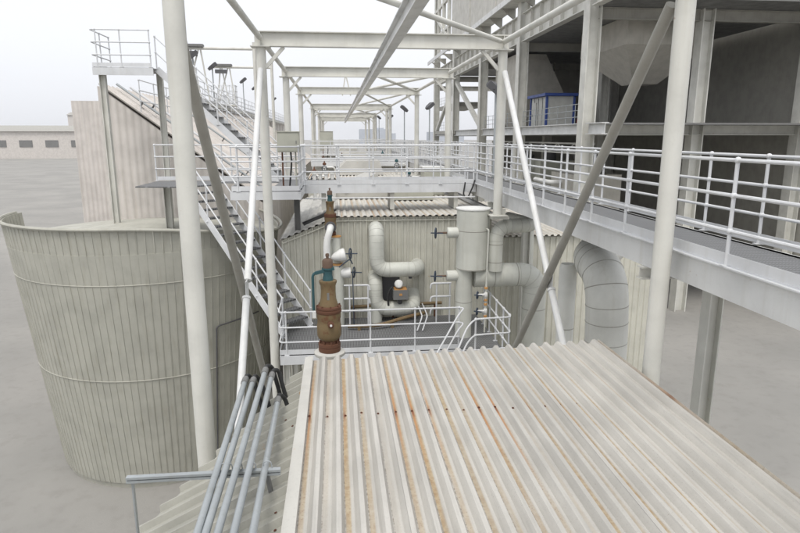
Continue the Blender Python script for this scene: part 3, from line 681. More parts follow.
# vertical inlet pipe with two hand valves
t = thing('valve_riser', 'beige vertical riser with lagged white valve cone and two handwheels beside it', 'pipe', (-0.02, 15.85, ZP))
mb = MB(); mb.tube((-0.02, 15.85, ZP), (-0.02, 15.85, -2.0), 0.145, n=20); mb.build('lower_pipe', 'pipe', t)
mb = MB(); mb.lathe([(0.02, 0), (0.165, 0), (0.17, 0.015), (0.165, 0.03), (0.02, 0.032)], (-0.02, 15.85, -2.0), n=20); mb.build('flange', 'orange', t)
mb = MB(); mb.tube((-0.05, 15.95, -1.99), (-0.05, 15.95, -1.26), 0.115, n=18); mb.build('upper_pipe', 'pipe', t)
mb = MB(); mb.lathe([(0.02, 0), (0.13, 0), (0.13, 0.03), (0.02, 0.032)], (-0.05, 15.95, -1.26), n=20); mb.build('flange', 'orange', t)
mb = MB(); mb.lathe([(0.05, -0.20), (0.11, -0.10), (0.17, 0.08), (0.175, 0.16), (0.15, 0.19), (0.02, 0.195)], (0.0, 15.72, -1.74), (1, 0, 0.25), 18); mb.build('lagged_valve', 'pipe_white', t)
mb = MB(); mb.lathe([(0.10, 0), (0.14, 0.10), (0.14, 0.26), (0.02, 0.27)], (0.05, 15.80, -2.22), (1, 0, 0), 18); mb.build('lagged_valve', 'pipe_white', t)
handwheel(t, (0.31, 15.70, -1.68), (1, -0.25, 0.05), 0.14, 0.32); handwheel(t, (0.40, 15.75, -2.20), (1, -0.25, 0), 0.14, 0.36)
mb = MB(); mb.path([(0.0, 15.6, -2.02), (0.30, 15.62, -1.80), (0.36, 15.66, -1.95)], 0.018, 0.1, 8); mb.tube((0.36, 15.7, -2.2), (0.38, 15.7, ZP), 0.014, n=8); mb.build('spindle_rod', 'wheel', t)

# ================================================================== S PIPES ON THE WALL
t = thing('lagged_pipe', 'upper lagged pipe bent like an L on the ribbed wall', 'pipe', (1.03, 16.0, -2.2))
mb = MB(); mb.path([(1.03, 16.55, -1.12), (1.03, 15.98, -1.12), (1.03, 15.98, -2.20), (2.17, 15.98, -2.20), (2.20, 16.55, -2.20)], 0.205, 0.34, 24, 8); mb.build('pipe', 'pipe', t)
gores(t, [(1.03, 16.55, -1.12), (1.03, 15.98, -1.12), (1.03, 15.98, -2.20), (2.17, 15.98, -2.20), (2.20, 16.55, -2.20)], 0.205, 0.34, 24)
mb = MB()
for z in (-1.40, -1.56, -1.78): mb.lathe([(0.2055, -0.014), (0.2095, 0), (0.2055, 0.014)], (1.03, 15.98, z), n=24)
for x in (1.42, 1.75, 1.86): mb.lathe([(0.2055, -0.014), (0.2095, 0), (0.2055, 0.014)], (x, 15.98, -2.20), (1, 0, 0), 24)
mb.build_each('lagging_seam', 'pipe', t)
mb = MB(); mb.lathe([(0.05, 0), (0.05, 0.05)], (1.95, 15.98, -2.46), n=10); mb.build('drain_boss', 'dark', t)
t = thing('lagged_pipe', 'lower lagged pipe making a U beneath the L-shaped one', 'pipe', (1.0, 16.0, ZP))
mb = MB(); mb.path([(0.99, 16.55, -2.5), (0.99, 16.04, -2.5), (0.99, 16.04, -3.32), (2.08, 16.04, -3.32), (2.08, 16.55, -3.0)], 0.195, 0.42, 24, 8); mb.build('pipe', 'pipe', t)
gores(t, [(0.99, 16.55, -2.5), (0.99, 16.04, -2.5), (0.99, 16.04, -3.32), (2.08, 16.04, -3.32), (2.08, 16.55, -3.0)], 0.195, 0.42, 24)
mb = MB(); mb.tube((0.99, 16.06, -3.3), (0.99, 16.06, -5.0), 0.185, n=22); mb.build('down_pipe', 'pipe', t)
mb = MB()
for z in (-2.82, -2.95): mb.lathe([(0.196, -0.014), (0.20, 0), (0.196, 0.014)], (0.99, 16.04, z), n=24)
for x in (1.45, 1.60): mb.lathe([(0.196, -0.014), (0.20, 0), (0.196, 0.014)], (x, 16.04, -3.32), (1, 0, 0), 24)
mb.build_each('lagging_seam', 'pipe', t)
t = thing('valve_actuator', 'small grey actuator box with rust spot and round head between the pipes', 'actuator', (1.66, 15.9, -3.12))
mb = MB(); mb.box((1.66, 15.86, -2.86), (0.40, 0.26, 0.27)); mb.build('gearbox', 'grey', t)
mb = MB(); mb.box((1.66, 15.725, -2.85), (0.08, 0.006, 0.06)); mb.build('rust_spot', 'orange', t)
mb = MB(); mb.lathe([(0.02, -0.16), (0.10, -0.15), (0.12, -0.02), (0.12, 0.08), (0.09, 0.13), (0.03, 0.14)], (1.62, 15.86, -2.58), (-0.1, -1, 0.2), 16); mb.build('head', 'pipe_white', t)
mb = MB(); mb.box((1.66, 15.9, -2.715), (0.34, 0.3, 0.03)); mb.build('top_plate', 'orange', t)
mb = MB(); mb.tube((1.66, 15.9, -2.99), (1.66, 15.98, -3.16), 0.07, n=12); mb.build('stem', 'dark', t)
mb = MB(); mb.path([(1.46, 15.86, -2.65), (1.36, 15.86, -2.75), (1.32, 15.9, -3.0), (1.34, 15.9, -3.2)], 0.03, 0.1, 8); mb.build('cable', 'black', t)
mb = MB(); mb.box((1.44, 16.32, -2.75), (0.5, 0.03, 0.8)); mb.build('back_plate', 'dark', t)

t = thing('drain_pipe', 'rusty horizontal pipe along the foot of the ribbed wall', 'pipe', (1.6, 16.3, -3.4))
mb = MB(); mb.tube((0.25, 16.34, -3.33), (2.9, 16.34, -3.28), 0.045, n=10); mb.build('pipe', 'tan', t)
for x in (0.4, 1.5, 2.7):
    mb = MB(); mb.bar((x, 16.34, ZP), (x, 16.34, -3.3), 0.05, 0.05); mb.build('stand', 'rust', t)
t = thing('cable_tray', 'curved tan cable tray lying at the foot of the lower U pipe', 'tray', (1.1, 15.3, ZP))
mb = MB(); mb.path([(0.2, 15.35, ZP + 0.10), (1.0, 15.30, ZP + 0.10), (1.7, 15.55, ZP + 0.22), (2.4, 15.9, ZP + 0.26)], 0.05, 0.3, 8); mb.build('tray', 'tan', t)
for x, y in ((0.5, 15.33), (1.4, 15.45)):
    mb = MB(); mb.box((x, y, ZP + 0.04), (0.08, 0.12, 0.08)); mb.build('foot', 'tan', t)
for k, x in enumerate((2.02, 2.16)):
    mb = MB(); mb.path([(x, 15.0, ZP + 0.03), (x + 0.16, 15.2, ZP + 0.36), (x + 0.17, 15.9, ZP + 0.40), (x + 0.17, 16.42, ZP + 0.40)], 0.018, 0.1, 8)
    tag(mb.build('drain_tube', 'rail'), ['left', 'right'][k] + ' one of two thin drain tubes on the valve platform', 'pipe', 'drain tubes')

# ================================================================== VESSEL AND ITS PIPES
t = thing('separator_vessel', 'tall beige cylinder vessel, wide above and narrow below', 'vessel', (3.30, 14.6, ZP))
vx, vy = 3.355, 14.6
mb = MB(); mb.lathe([(0.405, -1.90), (0.41, -1.895), (0.41, -0.40), (0.405, -0.395)], (vx, vy, 0), n=48); mb.build('upper_shell', 'pipe', t)
mb = MB(); mb.lathe([(0.05, -0.40), (0.425, -0.40), (0.43, -0.385), (0.425, -0.365), (0.1, -0.33), (0.01, -0.32)], (vx, vy, 0), n=48); mb.build('lid', 'pipe_white', t)
mb = MB(); mb.lathe([(0.21, ZP), (0.21, -1.89)], (vx - 0.20, vy - 0.03, 0), n=32); mb.build('lower_shell', 'pipe', t)
mb = MB()
for z in (-0.92, -1.88): mb.lathe([(0.4105, z - 0.012), (0.4155, z), (0.4105, z + 0.012)], (vx, vy, 0), n=48)
for z in (-2.75,): mb.lathe([(0.2105, z - 0.012), (0.215, z), (0.2105, z + 0.012)], (vx - 0.20, vy - 0.03, 0), n=32)
mb.build_each('lagging_seam', 'frame_dark', t)
for z in (-0.98, -2.08):
    mb = MB(); mb.lathe([(0.10, -0.30), (0.13, -0.29), (0.135, -0.28), (0.135, 0.1), (0.10, 0.12)], (vx - 0.36, vy - 0.02, z), (1, 0, 0), 20); n = mb.build('nozzle', 'pipe', t)
    handwheel(t, (vx - 0.95, vy - 0.05, z), (1, -0.30, 0), 0.125, 0.30)
    mb = MB(); mb.tube((vx - 0.90, vy - 0.03, z), (vx - 0.60, vy - 0.02, z), 0.025, n=8); mb.build('valve_stem', 'brown', t)
gx, gy = vx + 0.30, vy - 0.40
mb = MB(); mb.path([(vx + 0.28, vy - 0.31, -0.86), (gx, gy, -0.86), (gx - 0.03, gy, ZP + 0.2)], 0.022, 0.06, 8); mb.build('gauge_pipe', 'pipe', t)
for z in (-2.50, -2.92):
    mb = MB(); mb.lathe([(0.035, 0), (0.05, 0.03), (0.05, 0.09), (0.035, 0.12)], (gx - 0.02, gy, z - 0.06), n=10); mb.tube((gx - 0.25, gy, z), (gx, gy, z), 0.03, n=8); mb.build('gauge_valve', 'pipe_white', t)
    handwheel(t, (gx - 0.24, gy - 0.03, z), (1, -0.5, 0), 0.085, 0.2)
    for dz in (-0.16, 0.15):
        mb = MB(); mb.lathe([(0.045, 0), (0.045, 0.05)], (gx - 0.02, gy, z + dz), n=8); mb.build('union', 'orange', t)

t = thing('lagged_pipe', 'lagged elbow pipe rising right of the vessel and turning under the walkway', 'pipe', (3.89, 14.36, -1.9))
mb = MB(); mb.path([(3.89, 14.36, -1.92), (3.89, 14.36, -0.80), (4.85, 14.45, -0.80), (4.95, 16.95, -0.95)], 0.175, 0.36, 22, 8); mb.build('pipe', 'pipe', t)
gores(t, [(3.89, 14.36, -1.92), (3.89, 14.36, -0.80), (4.85, 14.45, -0.80), (4.95, 16.95, -0.95)], 0.175, 0.36, 22)
mb = MB()
for z in (-1.25, -1.7): mb.lathe([(0.1755, -0.012), (0.179, 0), (0.1755, 0.012)], (3.89, 14.36, z), n=22)
mb.build_each('lagging_seam', 'frame_dark', t)
t = thing('lagged_pipe', 'thick lagged pipe leaving the vessel and dropping beside the shaded wall', 'pipe', (5.0, 14.6, GZ))
mb = MB(); mb.path([(3.4, 14.6, -2.09), (5.02, 14.6, -2.09), (5.02, 14.75, GZ)], 0.30, 0.46, 28, 8); mb.build('pipe', 'pipe', t)
gores(t, [(3.4, 14.6, -2.09), (5.02, 14.6, -2.09), (5.02, 14.75, GZ)], 0.30, 0.46, 28)
mb = MB()
for x in (3.9, 4.5): mb.lathe([(0.3005, -0.012), (0.305, 0), (0.3005, 0.012)], (x, 14.6, -2.09), (1, 0, 0), 28)
for z in (-3.0, -4.2): mb.lathe([(0.3005, -0.012), (0.305, 0), (0.3005, 0.012)], (5.02, 14.62, z), n=28)
mb.build_each('lagging_seam', 'frame_dark', t)
t = thing('lagged_pipe', 'slim pipe dropping against the shaded wall below the girder', 'pipe', (5.35, 16.3, GZ))
mb = MB(); mb.path([(5.38, 16.4, -0.4), (5.38, 16.4, -1.9), (5.38, 16.4, GZ)], 0.16, 0.2, 18); mb.build('pipe', 'pipe', t)

t = thing('large_duct', 'large pale lagged duct elbow with banded joints at the right', 'duct', (5.0, 10, GZ))
dp = rounded([(6.4, 13.0, -0.98), (4.98, 11.3, -0.98), (4.86, 10.2, -1.12), (4.93, 10.2, -2.3), (4.95, 10.25, GZ)], 0.8, 9)
mb = MB(); mb.path(dp, 0.38, 0, 32); mb.build('elbow', 'duct', t)
mb = MB()
for i in range(2, len(dp) - 1, 3):
    tdir = (dp[i + 1] - dp[i - 1]).normalized(); mb.lathe([(0.381, -0.008), (0.387, 0), (0.381, 0.008)], dp[i], tdir, 32)
for z in (-3.0, -3.8, -4.8): mb.lathe([(0.381, -0.008), (0.387, 0), (0.381, 0.008)], (4.94, 10.22, z), n=32)
mb.build_each('joint_band', 'frame_dark', t)
t = thing('duct_riser', 'straight pale lagged riser just left of the large duct elbow', 'duct', (4.72, 11.5, GZ))
mb = MB(); mb.lathe([(0.18, GZ), (0.18, -1.30), (0.15, -1.22), (0.02, -1.2)], (4.74, 11.75, 0), n=26); mb.build('pipe', 'duct', t)
mb = MB()
for z in (-2.6, -3.6): mb.lathe([(0.1805, z - 0.01), (0.185, z), (0.1805, z + 0.01)], (4.74, 11.75, 0), n=26)
mb.build_each('joint_band', 'frame_dark', t)

# ================================================================== CABINETS AND MANIFOLD
def cabinet(label, x, y, z, w, h, d, zb=0.0):
    t = thing('junction_box', label, 'cabinet', (x, y, zb))
    mb = MB(); mb.box((x, y, z), (w, d, h)); mb.build('housing', 'cabinet', t)
    mb = MB(); mb.box((x, y - d / 2 - 0.006, z), (w - 0.05, 0.012, h - 0.05)); dr = mb.build('door', 'cabinet', t)
    mb = MB(); mb.box((x + w * 0.36, y - d / 2 - 0.018, z), (0.02, 0.012, 0.08)); mb.build('handle', 'grey', dr)
    mb = MB(); mb.box((x, y, z + h / 2 + 0.01), (w + 0.04, d + 0.06, 0.02)); mb.build('canopy', 'cabinet', t)
    for s in (-0.3, 0.3):
        mb = MB(); mb.bar((x + s * w, y, zb), (x + s * w, y, z - h / 2), 0.04, 0.04); mb.build('leg', 'rust' if s < 0 else 'cabinet', t)
    mb = MB(); mb.path([(x + 0.05, y - 0.05, z - h / 2), (x + 0.07, y - 0.1, z - h / 2 - 0.25), (x - 0.02, y, zb)], 0.022, 0.15, 8); mb.build('cable', 'black', t)
cabinet('grey green junction box on a stand on the left landing', -1.21, 15.85, 1.22, 0.56, 0.50, 0.24)
cabinet('smaller grey cabinet at the back, behind the cross walkway', -0.55, 36.2, 1.28, 0.75, 0.75, 0.4, -0.5)
for i, x in enumerate([-0.75, -0.56, -0.36, -0.16]):
    t = thing('stub_pipe', ['leftmost', 'second', 'third', 'rightmost'][i] + ' of four white stub pipes behind the cross walkway', 'pipe', (x, 20.6, -0.75), 'stub pipes on the back roof')
    mb = MB(); mb.lathe([(0.06, -0.76), (0.06, 0.12), (0.09, 0.13), (0.09, 0.19), (0.02, 0.2)], (x, 20.6 + 0.1 * (i % 2), 0), n=12); mb.build('pipe', 'pipe_white', t)
    mb = MB(); mb.lathe([(0.085, -0.12), (0.085, -0.06)], (x, 20.6 + 0.1 * (i % 2), 0), n=12); mb.build('flange', 'dark', t)
t = thing('roof_hatch', 'white pitched hatch cover on the back roof behind the walkway', 'hatch', (0.7, 21.5, -0.74))
mb = MB(); mb.hexa([(-0.05, 20.9, -0.74), (2.0, 20.9, -0.74), (2.0, 23.6, -0.74), (-0.05, 23.6, -0.74)], [(-0.05, 20.9, -0.45), (1.35, 20.9, 0.12), (1.35, 23.6, 0.12), (-0.05, 23.6, -0.45)]); mb.build('cover', 'roof_plain', t)
mb = MB(); mb.bar((0.25, 20.86, -0.50), (1.0, 20.86, -0.12), 0.05, 0.04); mb.build('strip', 'black', t)
t = thing('air_grille', 'low grey grille box on the back roof behind the walkway', 'grille', (2.6, 20.5, -0.74))
mb = MB(); mb.box((2.55, 20.7, -0.46), (1.4, 1.0, 0.56)); mb.build('casing', 'cabinet', t)
for k in range(6):
    mb = MB(); mb.box((2.55, 20.28 + k * 0.16, -0.16), (1.3, 0.07, 0.03)); mb.build('slat', 'grey', t)
t = thing('roof_cabinet', 'beige equipment box at the right end behind the cross walkway', 'cabinet', (3.5, 22.4, -0.74))
mb = MB(); mb.box((3.55, 22.4, -0.25), (0.75, 0.9, 0.98)); mb.build('housing', 'cabinet', t)
mb = MB(); mb.box((3.55, 22.4, 0.26), (0.85, 1.0, 0.04)); mb.build('lid', 'pipe_white', t)

vl = ['nearest left', 'nearest right', 'second left', 'second right', 'third left', 'third right', 'fourth', 'farthest']
for i, (x, y) in enumerate(((-0.9, 24.5), (3.0, 25.2), (-0.6, 30.2), (3.1, 31.5), (-0.8, 37.5), (2.9, 38.5), (0.4, 45.5), (1.8, 48.0))):
    z = -0.78 if y < 28 else -0.6; h = random.uniform(0.75, 1.2)
    t = thing('vent_valve', vl[i] + ' small flanged vent valve on the evaporator roofs under the gantry', 'valve', (x, y, z), 'vent valves on the roofs')
    mb = MB(); mb.lathe([(0.05, z), (0.05, z + h * 0.4), (0.10, z + h * 0.41), (0.10, z + h * 0.48), (0.05, z + h * 0.49), (0.06, z + h * 0.6), (0.05, z + h * 0.8)], (x, y, 0), n=12); mb.build('pipe', 'pipe_white', t)
    mb = MB(); mb.lathe([(0.085, z + h * 0.75), (0.09, z + h * 0.86), (0.04, z + h * 0.9), (0.02, z + h)], (x, y, 0), n=12); mb.build('bonnet', 'teal' if i % 2 else 'rust', t)
    mb = MB(); mb.path([(x, y, z + h * 0.62), (x + 0.5, y, z + h * 0.62), (x + 0.55, y + 0.3, z - 0.02)], 0.04, 0.15, 10); mb.build('outlet', 'pipe_white', t)
    handwheel(t, (x, y - 0.16, z + h * 0.55), (0, -1, 0.1), 0.12, 0.25)

# ================================================================== FLOODLIGHTS
def floodlight(label, x, y, zb, z, yaw, s=1.0, tilt=0.7, left=True):
    t = thing('floodlight', label, 'floodlight', (x, y, zb), 'floodlights on poles')
    mb = MB(); mb.tube((x, y, zb), (x, y, z), 0.035 * s, n=8); mb.build('pole', 'conduit', t)
    d = Vector((math.cos(yaw) * math.cos(tilt), math.sin(yaw) * math.cos(tilt), math.sin(tilt))); xx, yy, dd = frame(d)
    c = Vector((x, y, z + 0.12 * s)); mb = MB()
    rings = []
    for k, (w, h) in ((-0.26, (0.12, 0.07)), (-0.1, (0.19, 0.10)), (0.22, (0.21, 0.10)), (0.27, (0.17, 0.07))):
        rings.append([c + d * k * s + xx * a * w * s + yy * b * h * s for a, b in ((-1, -1), (1, -1), (1, 1), (-1, 1))])
    mb.quadstrip(rings, smooth=False); mb.build('head', 'dark', t)
    mb = MB(); fr = [c + d * k * s + xx * a * 0.16 * s - yy * 0.105 * s for k, a in ((-0.08, -1), (-0.08, 1), (0.2, 1), (0.2, -1))]
    mb.quadstrip([fr, [p + yy * 0.012 * s for p in fr]], smooth=False); mb.build('lens', 'lens', t)
    mb = MB(); mb.path([(x, y, z - 0.05)] + [c + xx * -0.22 * s], 0.015 * s, 0, 6); mb.build('bracket', 'dark', t)
floodlight('nearest floodlight, in front of the right second gantry column', 5.25, 20.0, -0.02, 2.75, R(150), 1.15)
floodlight('middle floodlight on a thin pole by the right walkway', 5.5, 36, -0.3, 3.0, R(20))
floodlight('small floodlight on a thin pole left of the third right column', 4.4, 39.5, -0.3, 3.0, R(160))
for i, (x, y, z) in enumerate(((3.9, 62, 3.2), (3.3, 70, 3.4))):
    floodlight(['tiny floodlight low between the far right columns', 'tiniest floodlight at the end of the right column row'][i], x + 1.6, y, -0.3, z, R(20 + 140 * i), 1.0)

# ================================================================== LEFT BLOCK
lb = thing('plant_block', 'pale long plant block with stepped parapet behind the left stairs', 'building', (-11, 70, GZ))
mb = MB(); mb.box((-11.5, 74, (GZ + 3.3) / 2), (6.0, 76, 3.3 - GZ)); mb.build('wall', 'pink_wall', lb)
for k in range(18):
    y = 36.2 + k * 4.2
    mb = MB(); mb.box((-8.46, y, (GZ + 3.2) / 2), (0.10, 0.22, 3.2 - GZ)); mb.build('pilaster', 'pink_wall', lb)
mb = MB(); mb.box((-8.3, 74, 3.42), (0.5, 76.4, 0.2)); mb.build('cornice', 'frame', lb)
for k in range(12):
    y = 37 + k * 6.2; w = 2.2
    mb = MB(); mb.box((-8.47, y + 1.2, 1.7), (0.12, w, 0.9)); wn_ = mb.build('louvre', 'hall', lb)
mb = MB(); mb.box((-7.85, 74, 0.55), (0.9, 76, 0.1)); mb.build('ledge', 'frame', lb)
corr('end_wall_sheet', 'pink_wall', lb, (0, 35.98, 0), (1, 0, 0), (0, 0, 1), (0, -1, 0), -14.5, -8.5, lambda u: GZ, lambda u: 3.3, 0.25, 0.03, per=5)
lw = thing('walkway', 'railed walkway along the top of the pale left block', 'walkway', (-8.8, 70, 3.5))
mb = MB(); mb.box((-8.75, 74, 3.56), (1.1, 76, 0.05)); mb.build('deck', 'grating', lw)
railing(lw, [(-8.22, 36.2, 3.58), (-8.22, 111, 3.58)], sp=2.2); railing(lw, [(-9.25, 36.2, 3.58), (-9.25, 111, 3.58)], sp=2.2)
for i, (y, l) in enumerate(((40.5, 'nearest lattice pipe portal above the left block'), (51.0, 'second lattice pipe portal above the left block'))):
    t = thing('pipe_portal', l, 'frame', (-7, y, 3.5), 'lattice portals on the left block')
    z = 6.75
    mb = MB(); mb.tube((-9.6, y, z), (-4.9, y, z), 0.09, n=10); mb.build('beam', 'frame', t)
    mb = MB(); mb.tube((-5.0, y, GZ), (-5.0, y, z + 0.4), 0.12, n=10); mb.build('column', 'frame', t)
    for a, b in ((-9.4, -9.0), (-8.4, -8.9), (-9.4, -8.4), (-7.9, -8.3)):
        mb = MB(); mb.tube((a, y, 3.58), (b, y, z), 0.05, n=8); mb.build('strut', 'frame', t)
    mb = MB(); mb.box((-8.8, y, z + 0.15), (1.4, 0.5, 0.16)); mb.build('lamp_tray', 'grey', t)
    mb = MB(); mb.box((-8.9, y - 0.3, z - 0.35), (0.9, 0.3, 0.28)); mb.build('lamp_housing', 'dark', t)
for i, (y, l) in enumerate(((38.2, 'leftmost floodlight on the left block, at the frame edge'), (44, 'second floodlight on the left block, tilted up'), (58, 'third floodlight on the left block, behind the first column'), (66, 'fourth floodlight on the left block'), (74, 'fifth floodlight on the left block'), (86, 'farthest floodlight on the left block'))):
    floodlight(l, -8.3, y, 3.58, 5.9 if i < 2 else 6.2, R(20), 1.25)
t = thing('cage', 'small wire cage of rails on the left block beside a portal', 'cage', (-7.7, 47, 3.5))
mb = MB(); mb.box((-8.0, 48, 3.66), (1.2, 1.4, 0.1)); mb.build('base', 'frame', t)
railing(t, [(-8.6, 47.4, 3.7), (-7.4, 47.4, 3.7), (-7.4, 48.6, 3.7), (-8.6, 48.6, 3.7)], (1.4, 1.0, 0.6, 0.2), 0.4, False)
# neighbouring evaporator with a long ribbed roof slope, seen between the stair rails
le = thing('evaporator_unit', 'pale pinkish ribbed roof slope of the next evaporator behind the left stairs', 'evaporator', (-6, 40, GZ))
ls = math.atan2(4.2, 5.6)
corr('slope_sheet', 'pink_wall', le, (-8.25, 0, 3.15), (0, 1, 0), (math.cos(ls), 0, -math.sin(ls)), (math.sin(ls), 0, math.cos(ls)), 22.8, 70, lambda u: 0.0, lambda u: 7.0, 0.45, 0.06, (0.0, 0.16, 0.26, 0.92), 4)
mb = MB(); mb.hexa([(-8.3, 22.9, GZ), (-2.75, 22.9, GZ), (-2.75, 69.9, GZ), (-8.3, 69.9, GZ)], [(-8.3, 22.9, 3.1), (-2.75, 22.9, -1.08), (-2.75, 69.9, -1.08), (-8.3, 69.9, 3.1)]); mb.build('shell', 'pink_wall', le)
for k, y in enumerate((24.1, 25.6, 30.5, 38.0, 46.0)):
    t = thing('slope_pipe', ['nearest', 'second', 'third', 'fourth', 'farthest'][k] + ' grey pipe running down the pale left roof slope', 'pipe', (-5.4, y, 1.0), 'pipes on the left roof slope')
    P = lambda d, h: Vector((-8.25, y, 3.15)) + Vector((math.cos(ls), 0, -math.sin(ls))) * d + Vector((math.sin(ls), 0, math.cos(ls))) * h
    mb = MB(); mb.path([P(0.1, 0.22), P(6.9, 0.22), P(6.9, -0.6)], 0.045, 0.15, 8); mb.build('pipe', 'rail' if k % 2 else 'conduit', t)
    for d in (1.2, 3.4, 5.6):
        mb = MB(); mb.bar(P(d, 0.06), P(d, 0.24), 0.16, 0.03); mb.build('stand', 'dark', t)
corr('end_wall_sheet', 'pink_wall', le, (0, 22.88, 0), (1, 0, 0), (0, 0, 1), (0, -1, 0), -8.28, -2.78, lambda u: GZ, lambda u: 3.08 - (u + 8.3) * 0.75, 0.25, 0.03, per=5)
railing(le, [(-6.9, 22.95, 2.22), (-6.9, 60, 2.22)], sp=1.8, toe=False)
railing(le, [(-3.2, 22.95, -0.55), (-3.2, 60, -0.55)], sp=1.8, toe=False)

# ================================================================== BOILER HOUSE
bh = thing('boiler_house', 'tall open steel boiler house with plate girder and beige cladding above', 'building', (18, 58, GZ))
FX = 14.0; cols = [33.4, 46.0, 58.2, 71.5, 85.3]
for i, y in enumerate(cols):
    mb = MB(); mb.ibeam((FX, y, GZ), (FX, y, 30), 0.75, 0.75, 0.06, 0.05); mb.build('column', 'frame', bh)
    for x in (20.5, 27):
        mb = MB(); mb.ibeam((x, y, GZ), (x, y, 11.4), 0.7, 0.7, 0.06, 0.05); mb.build('column', 'frame', bh)
    mb = MB(); mb.ibeam((FX + 0.3, y, 1.75), (27, y, 1.75), 0.6, 0.35, 0.04, 0.03); mb.build('floor_beam', 'frame', bh)
    mb = MB(); mb.ibeam((FX + 0.3, y, 7.9), (27, y, 7.9), 0.6, 0.35, 0.04, 0.03); mb.build('ceiling_beam', 'frame_dark', bh)
for a, b in zip(cols[:-1], cols[1:]):
    y0, y1 = a + 0.4, b - 0.4
    mb = MB(); mb.ibeam((FX, y0, 1.80), (FX, y1, 1.80), 0.62, 0.4, 0.05, 0.03); mb.build('edge_beam', 'frame_white', bh)
    mb = MB(); mb.ibeam((FX, y0, 9.2), (FX, y1, 9.2), 2.0, 0.5, 0.06, 0.03); gd = mb.build('plate_girder', 'frame', bh)
    for k in range(1, 6):
        y = y0 + (y1 - y0) * k / 6; mb = MB(); mb.box((FX - 0.13, y, 9.2), (0.22, 0.03, 1.86)); mb.build('stiffener', 'frame', gd)
    for k in range(3):
        y = y0 + (y1 - y0) * (k + 0.5) / 3
        mb = MB(); mb.hexa([(FX - 0.05, y - 0.12, 10.2), (FX + 0.0, y - 0.12, 10.2), (FX + 0.0, y + 0.12, 10.2), (FX - 0.05, y + 0.12, 10.2)], [(FX - 1.15, y - 0.12, 11.0), (FX + 0.0, y - 0.12, 11.0), (FX + 0.0, y + 0.12, 11.0), (FX - 1.15, y + 0.12, 11.0)]); mb.build('bracket', 'frame_dark', bh)
mb = MB(); mb.ibeam((FX, cols[0] - 2.5, 9.2), (FX, cols[0] - 0.4, 9.2), 2.0, 0.5, 0.06, 0.03); mb.build('plate_girder', 'frame', bh)
mb = MB(); mb.ibeam((FX, cols[0] - 2.5, 1.80), (FX, cols[0] - 0.4, 1.80), 0.62, 0.4, 0.05, 0.03); mb.build('edge_beam', 'frame_white', bh)
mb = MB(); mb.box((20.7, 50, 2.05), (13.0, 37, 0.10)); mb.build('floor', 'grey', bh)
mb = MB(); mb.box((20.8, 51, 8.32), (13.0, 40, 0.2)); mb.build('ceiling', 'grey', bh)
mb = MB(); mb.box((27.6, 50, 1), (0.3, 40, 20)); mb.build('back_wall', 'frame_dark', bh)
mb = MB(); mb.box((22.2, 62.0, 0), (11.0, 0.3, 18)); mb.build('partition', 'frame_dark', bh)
mb = MB(); mb.box((13.4, 50.5, 11.12), (1.2, 39, 0.24)); mb.build('ledge', 'frame', bh)
mb = MB(); mb.channel((12.78, 31, 11.2), (12.78, 86, 11.2), 0.42, 0.12, 1); mb.build('ledge_channel', 'frame_white', bh)
for k in range(8):
    y0 = 31 + k * 4.9
    mb = MB(); mb.box((13.28, y0 + 2.44, 19.6), (0.3, 4.86, 16.6)); mb.build('cladding_panel', 'hall', bh)
for k in range(4):
    mb = MB(); mb.box((13.10, 31 + k * 9.8 + 0.3, 19.6), (0.10, 0.14, 16.4)); mb.build('downpipe', 'hall', bh)
# open framework at the far end
for y in (74.5, 78, 81.5):
    mb = MB(); mb.bar((13.6, y, 11.4), (13.6, y, 30), 0.4, 0.4); mb.build('mullion', 'frame', bh)
for z in (14.2, 17.4, 20.6, 24):
    mb = MB(); mb.bar((13.6, 70.5, z), (13.6, 85.2, z), 0.3, 0.3); mb.build('transom', 'frame', bh)
for p, q in (((13.6, 71, 11.5), (13.6, 85, 17.3)), ((13.6, 71, 17.5), (13.6, 85, 23.9)), ((FX, 71.8, 7.8), (FX, 85, 2.1)), ((FX, 58.5, 2.2), (FX, 71.2, 7.5))):
    mb = MB(); mb.bar(p, q, 0.38, 0.38); mb.build('diagonal', 'frame', bh)
mb = MB(); mb.box((16.5, 79, 21), (0.2, 14, 19)); mb.build('inner_screen', 'hall', bh)
mb = MB(); mb.box((16, 78, 5.1), (3.5, 13, 0.5)); mb.build('mid_floor', 'frame_dark', bh)
mb = MB(); mb.box((15.5, 78, 1.9), (3.5, 14, 0.4)); mb.build('mid_floor', 'frame_dark', bh)
railing(bh, [(FX + 0.1, 33.9, 2.12), (FX + 0.1, 45.5, 2.12)], sp=1.5, toe=False, mat='conduit'); railing(bh, [(FX + 0.1, 46.6, 2.12), (FX + 0.1, 57.7, 2.12)], sp=1.5, toe=False, mat='conduit')
railing(bh, [(14.4, 71.9, 5.35), (14.4, 84.9, 5.35)], sp=1.6, toe=False); railing(bh, [(FX + 0.1, 71.9, 2.12), (FX + 0.1, 84.9, 2.12)], sp=1.6, toe=False)

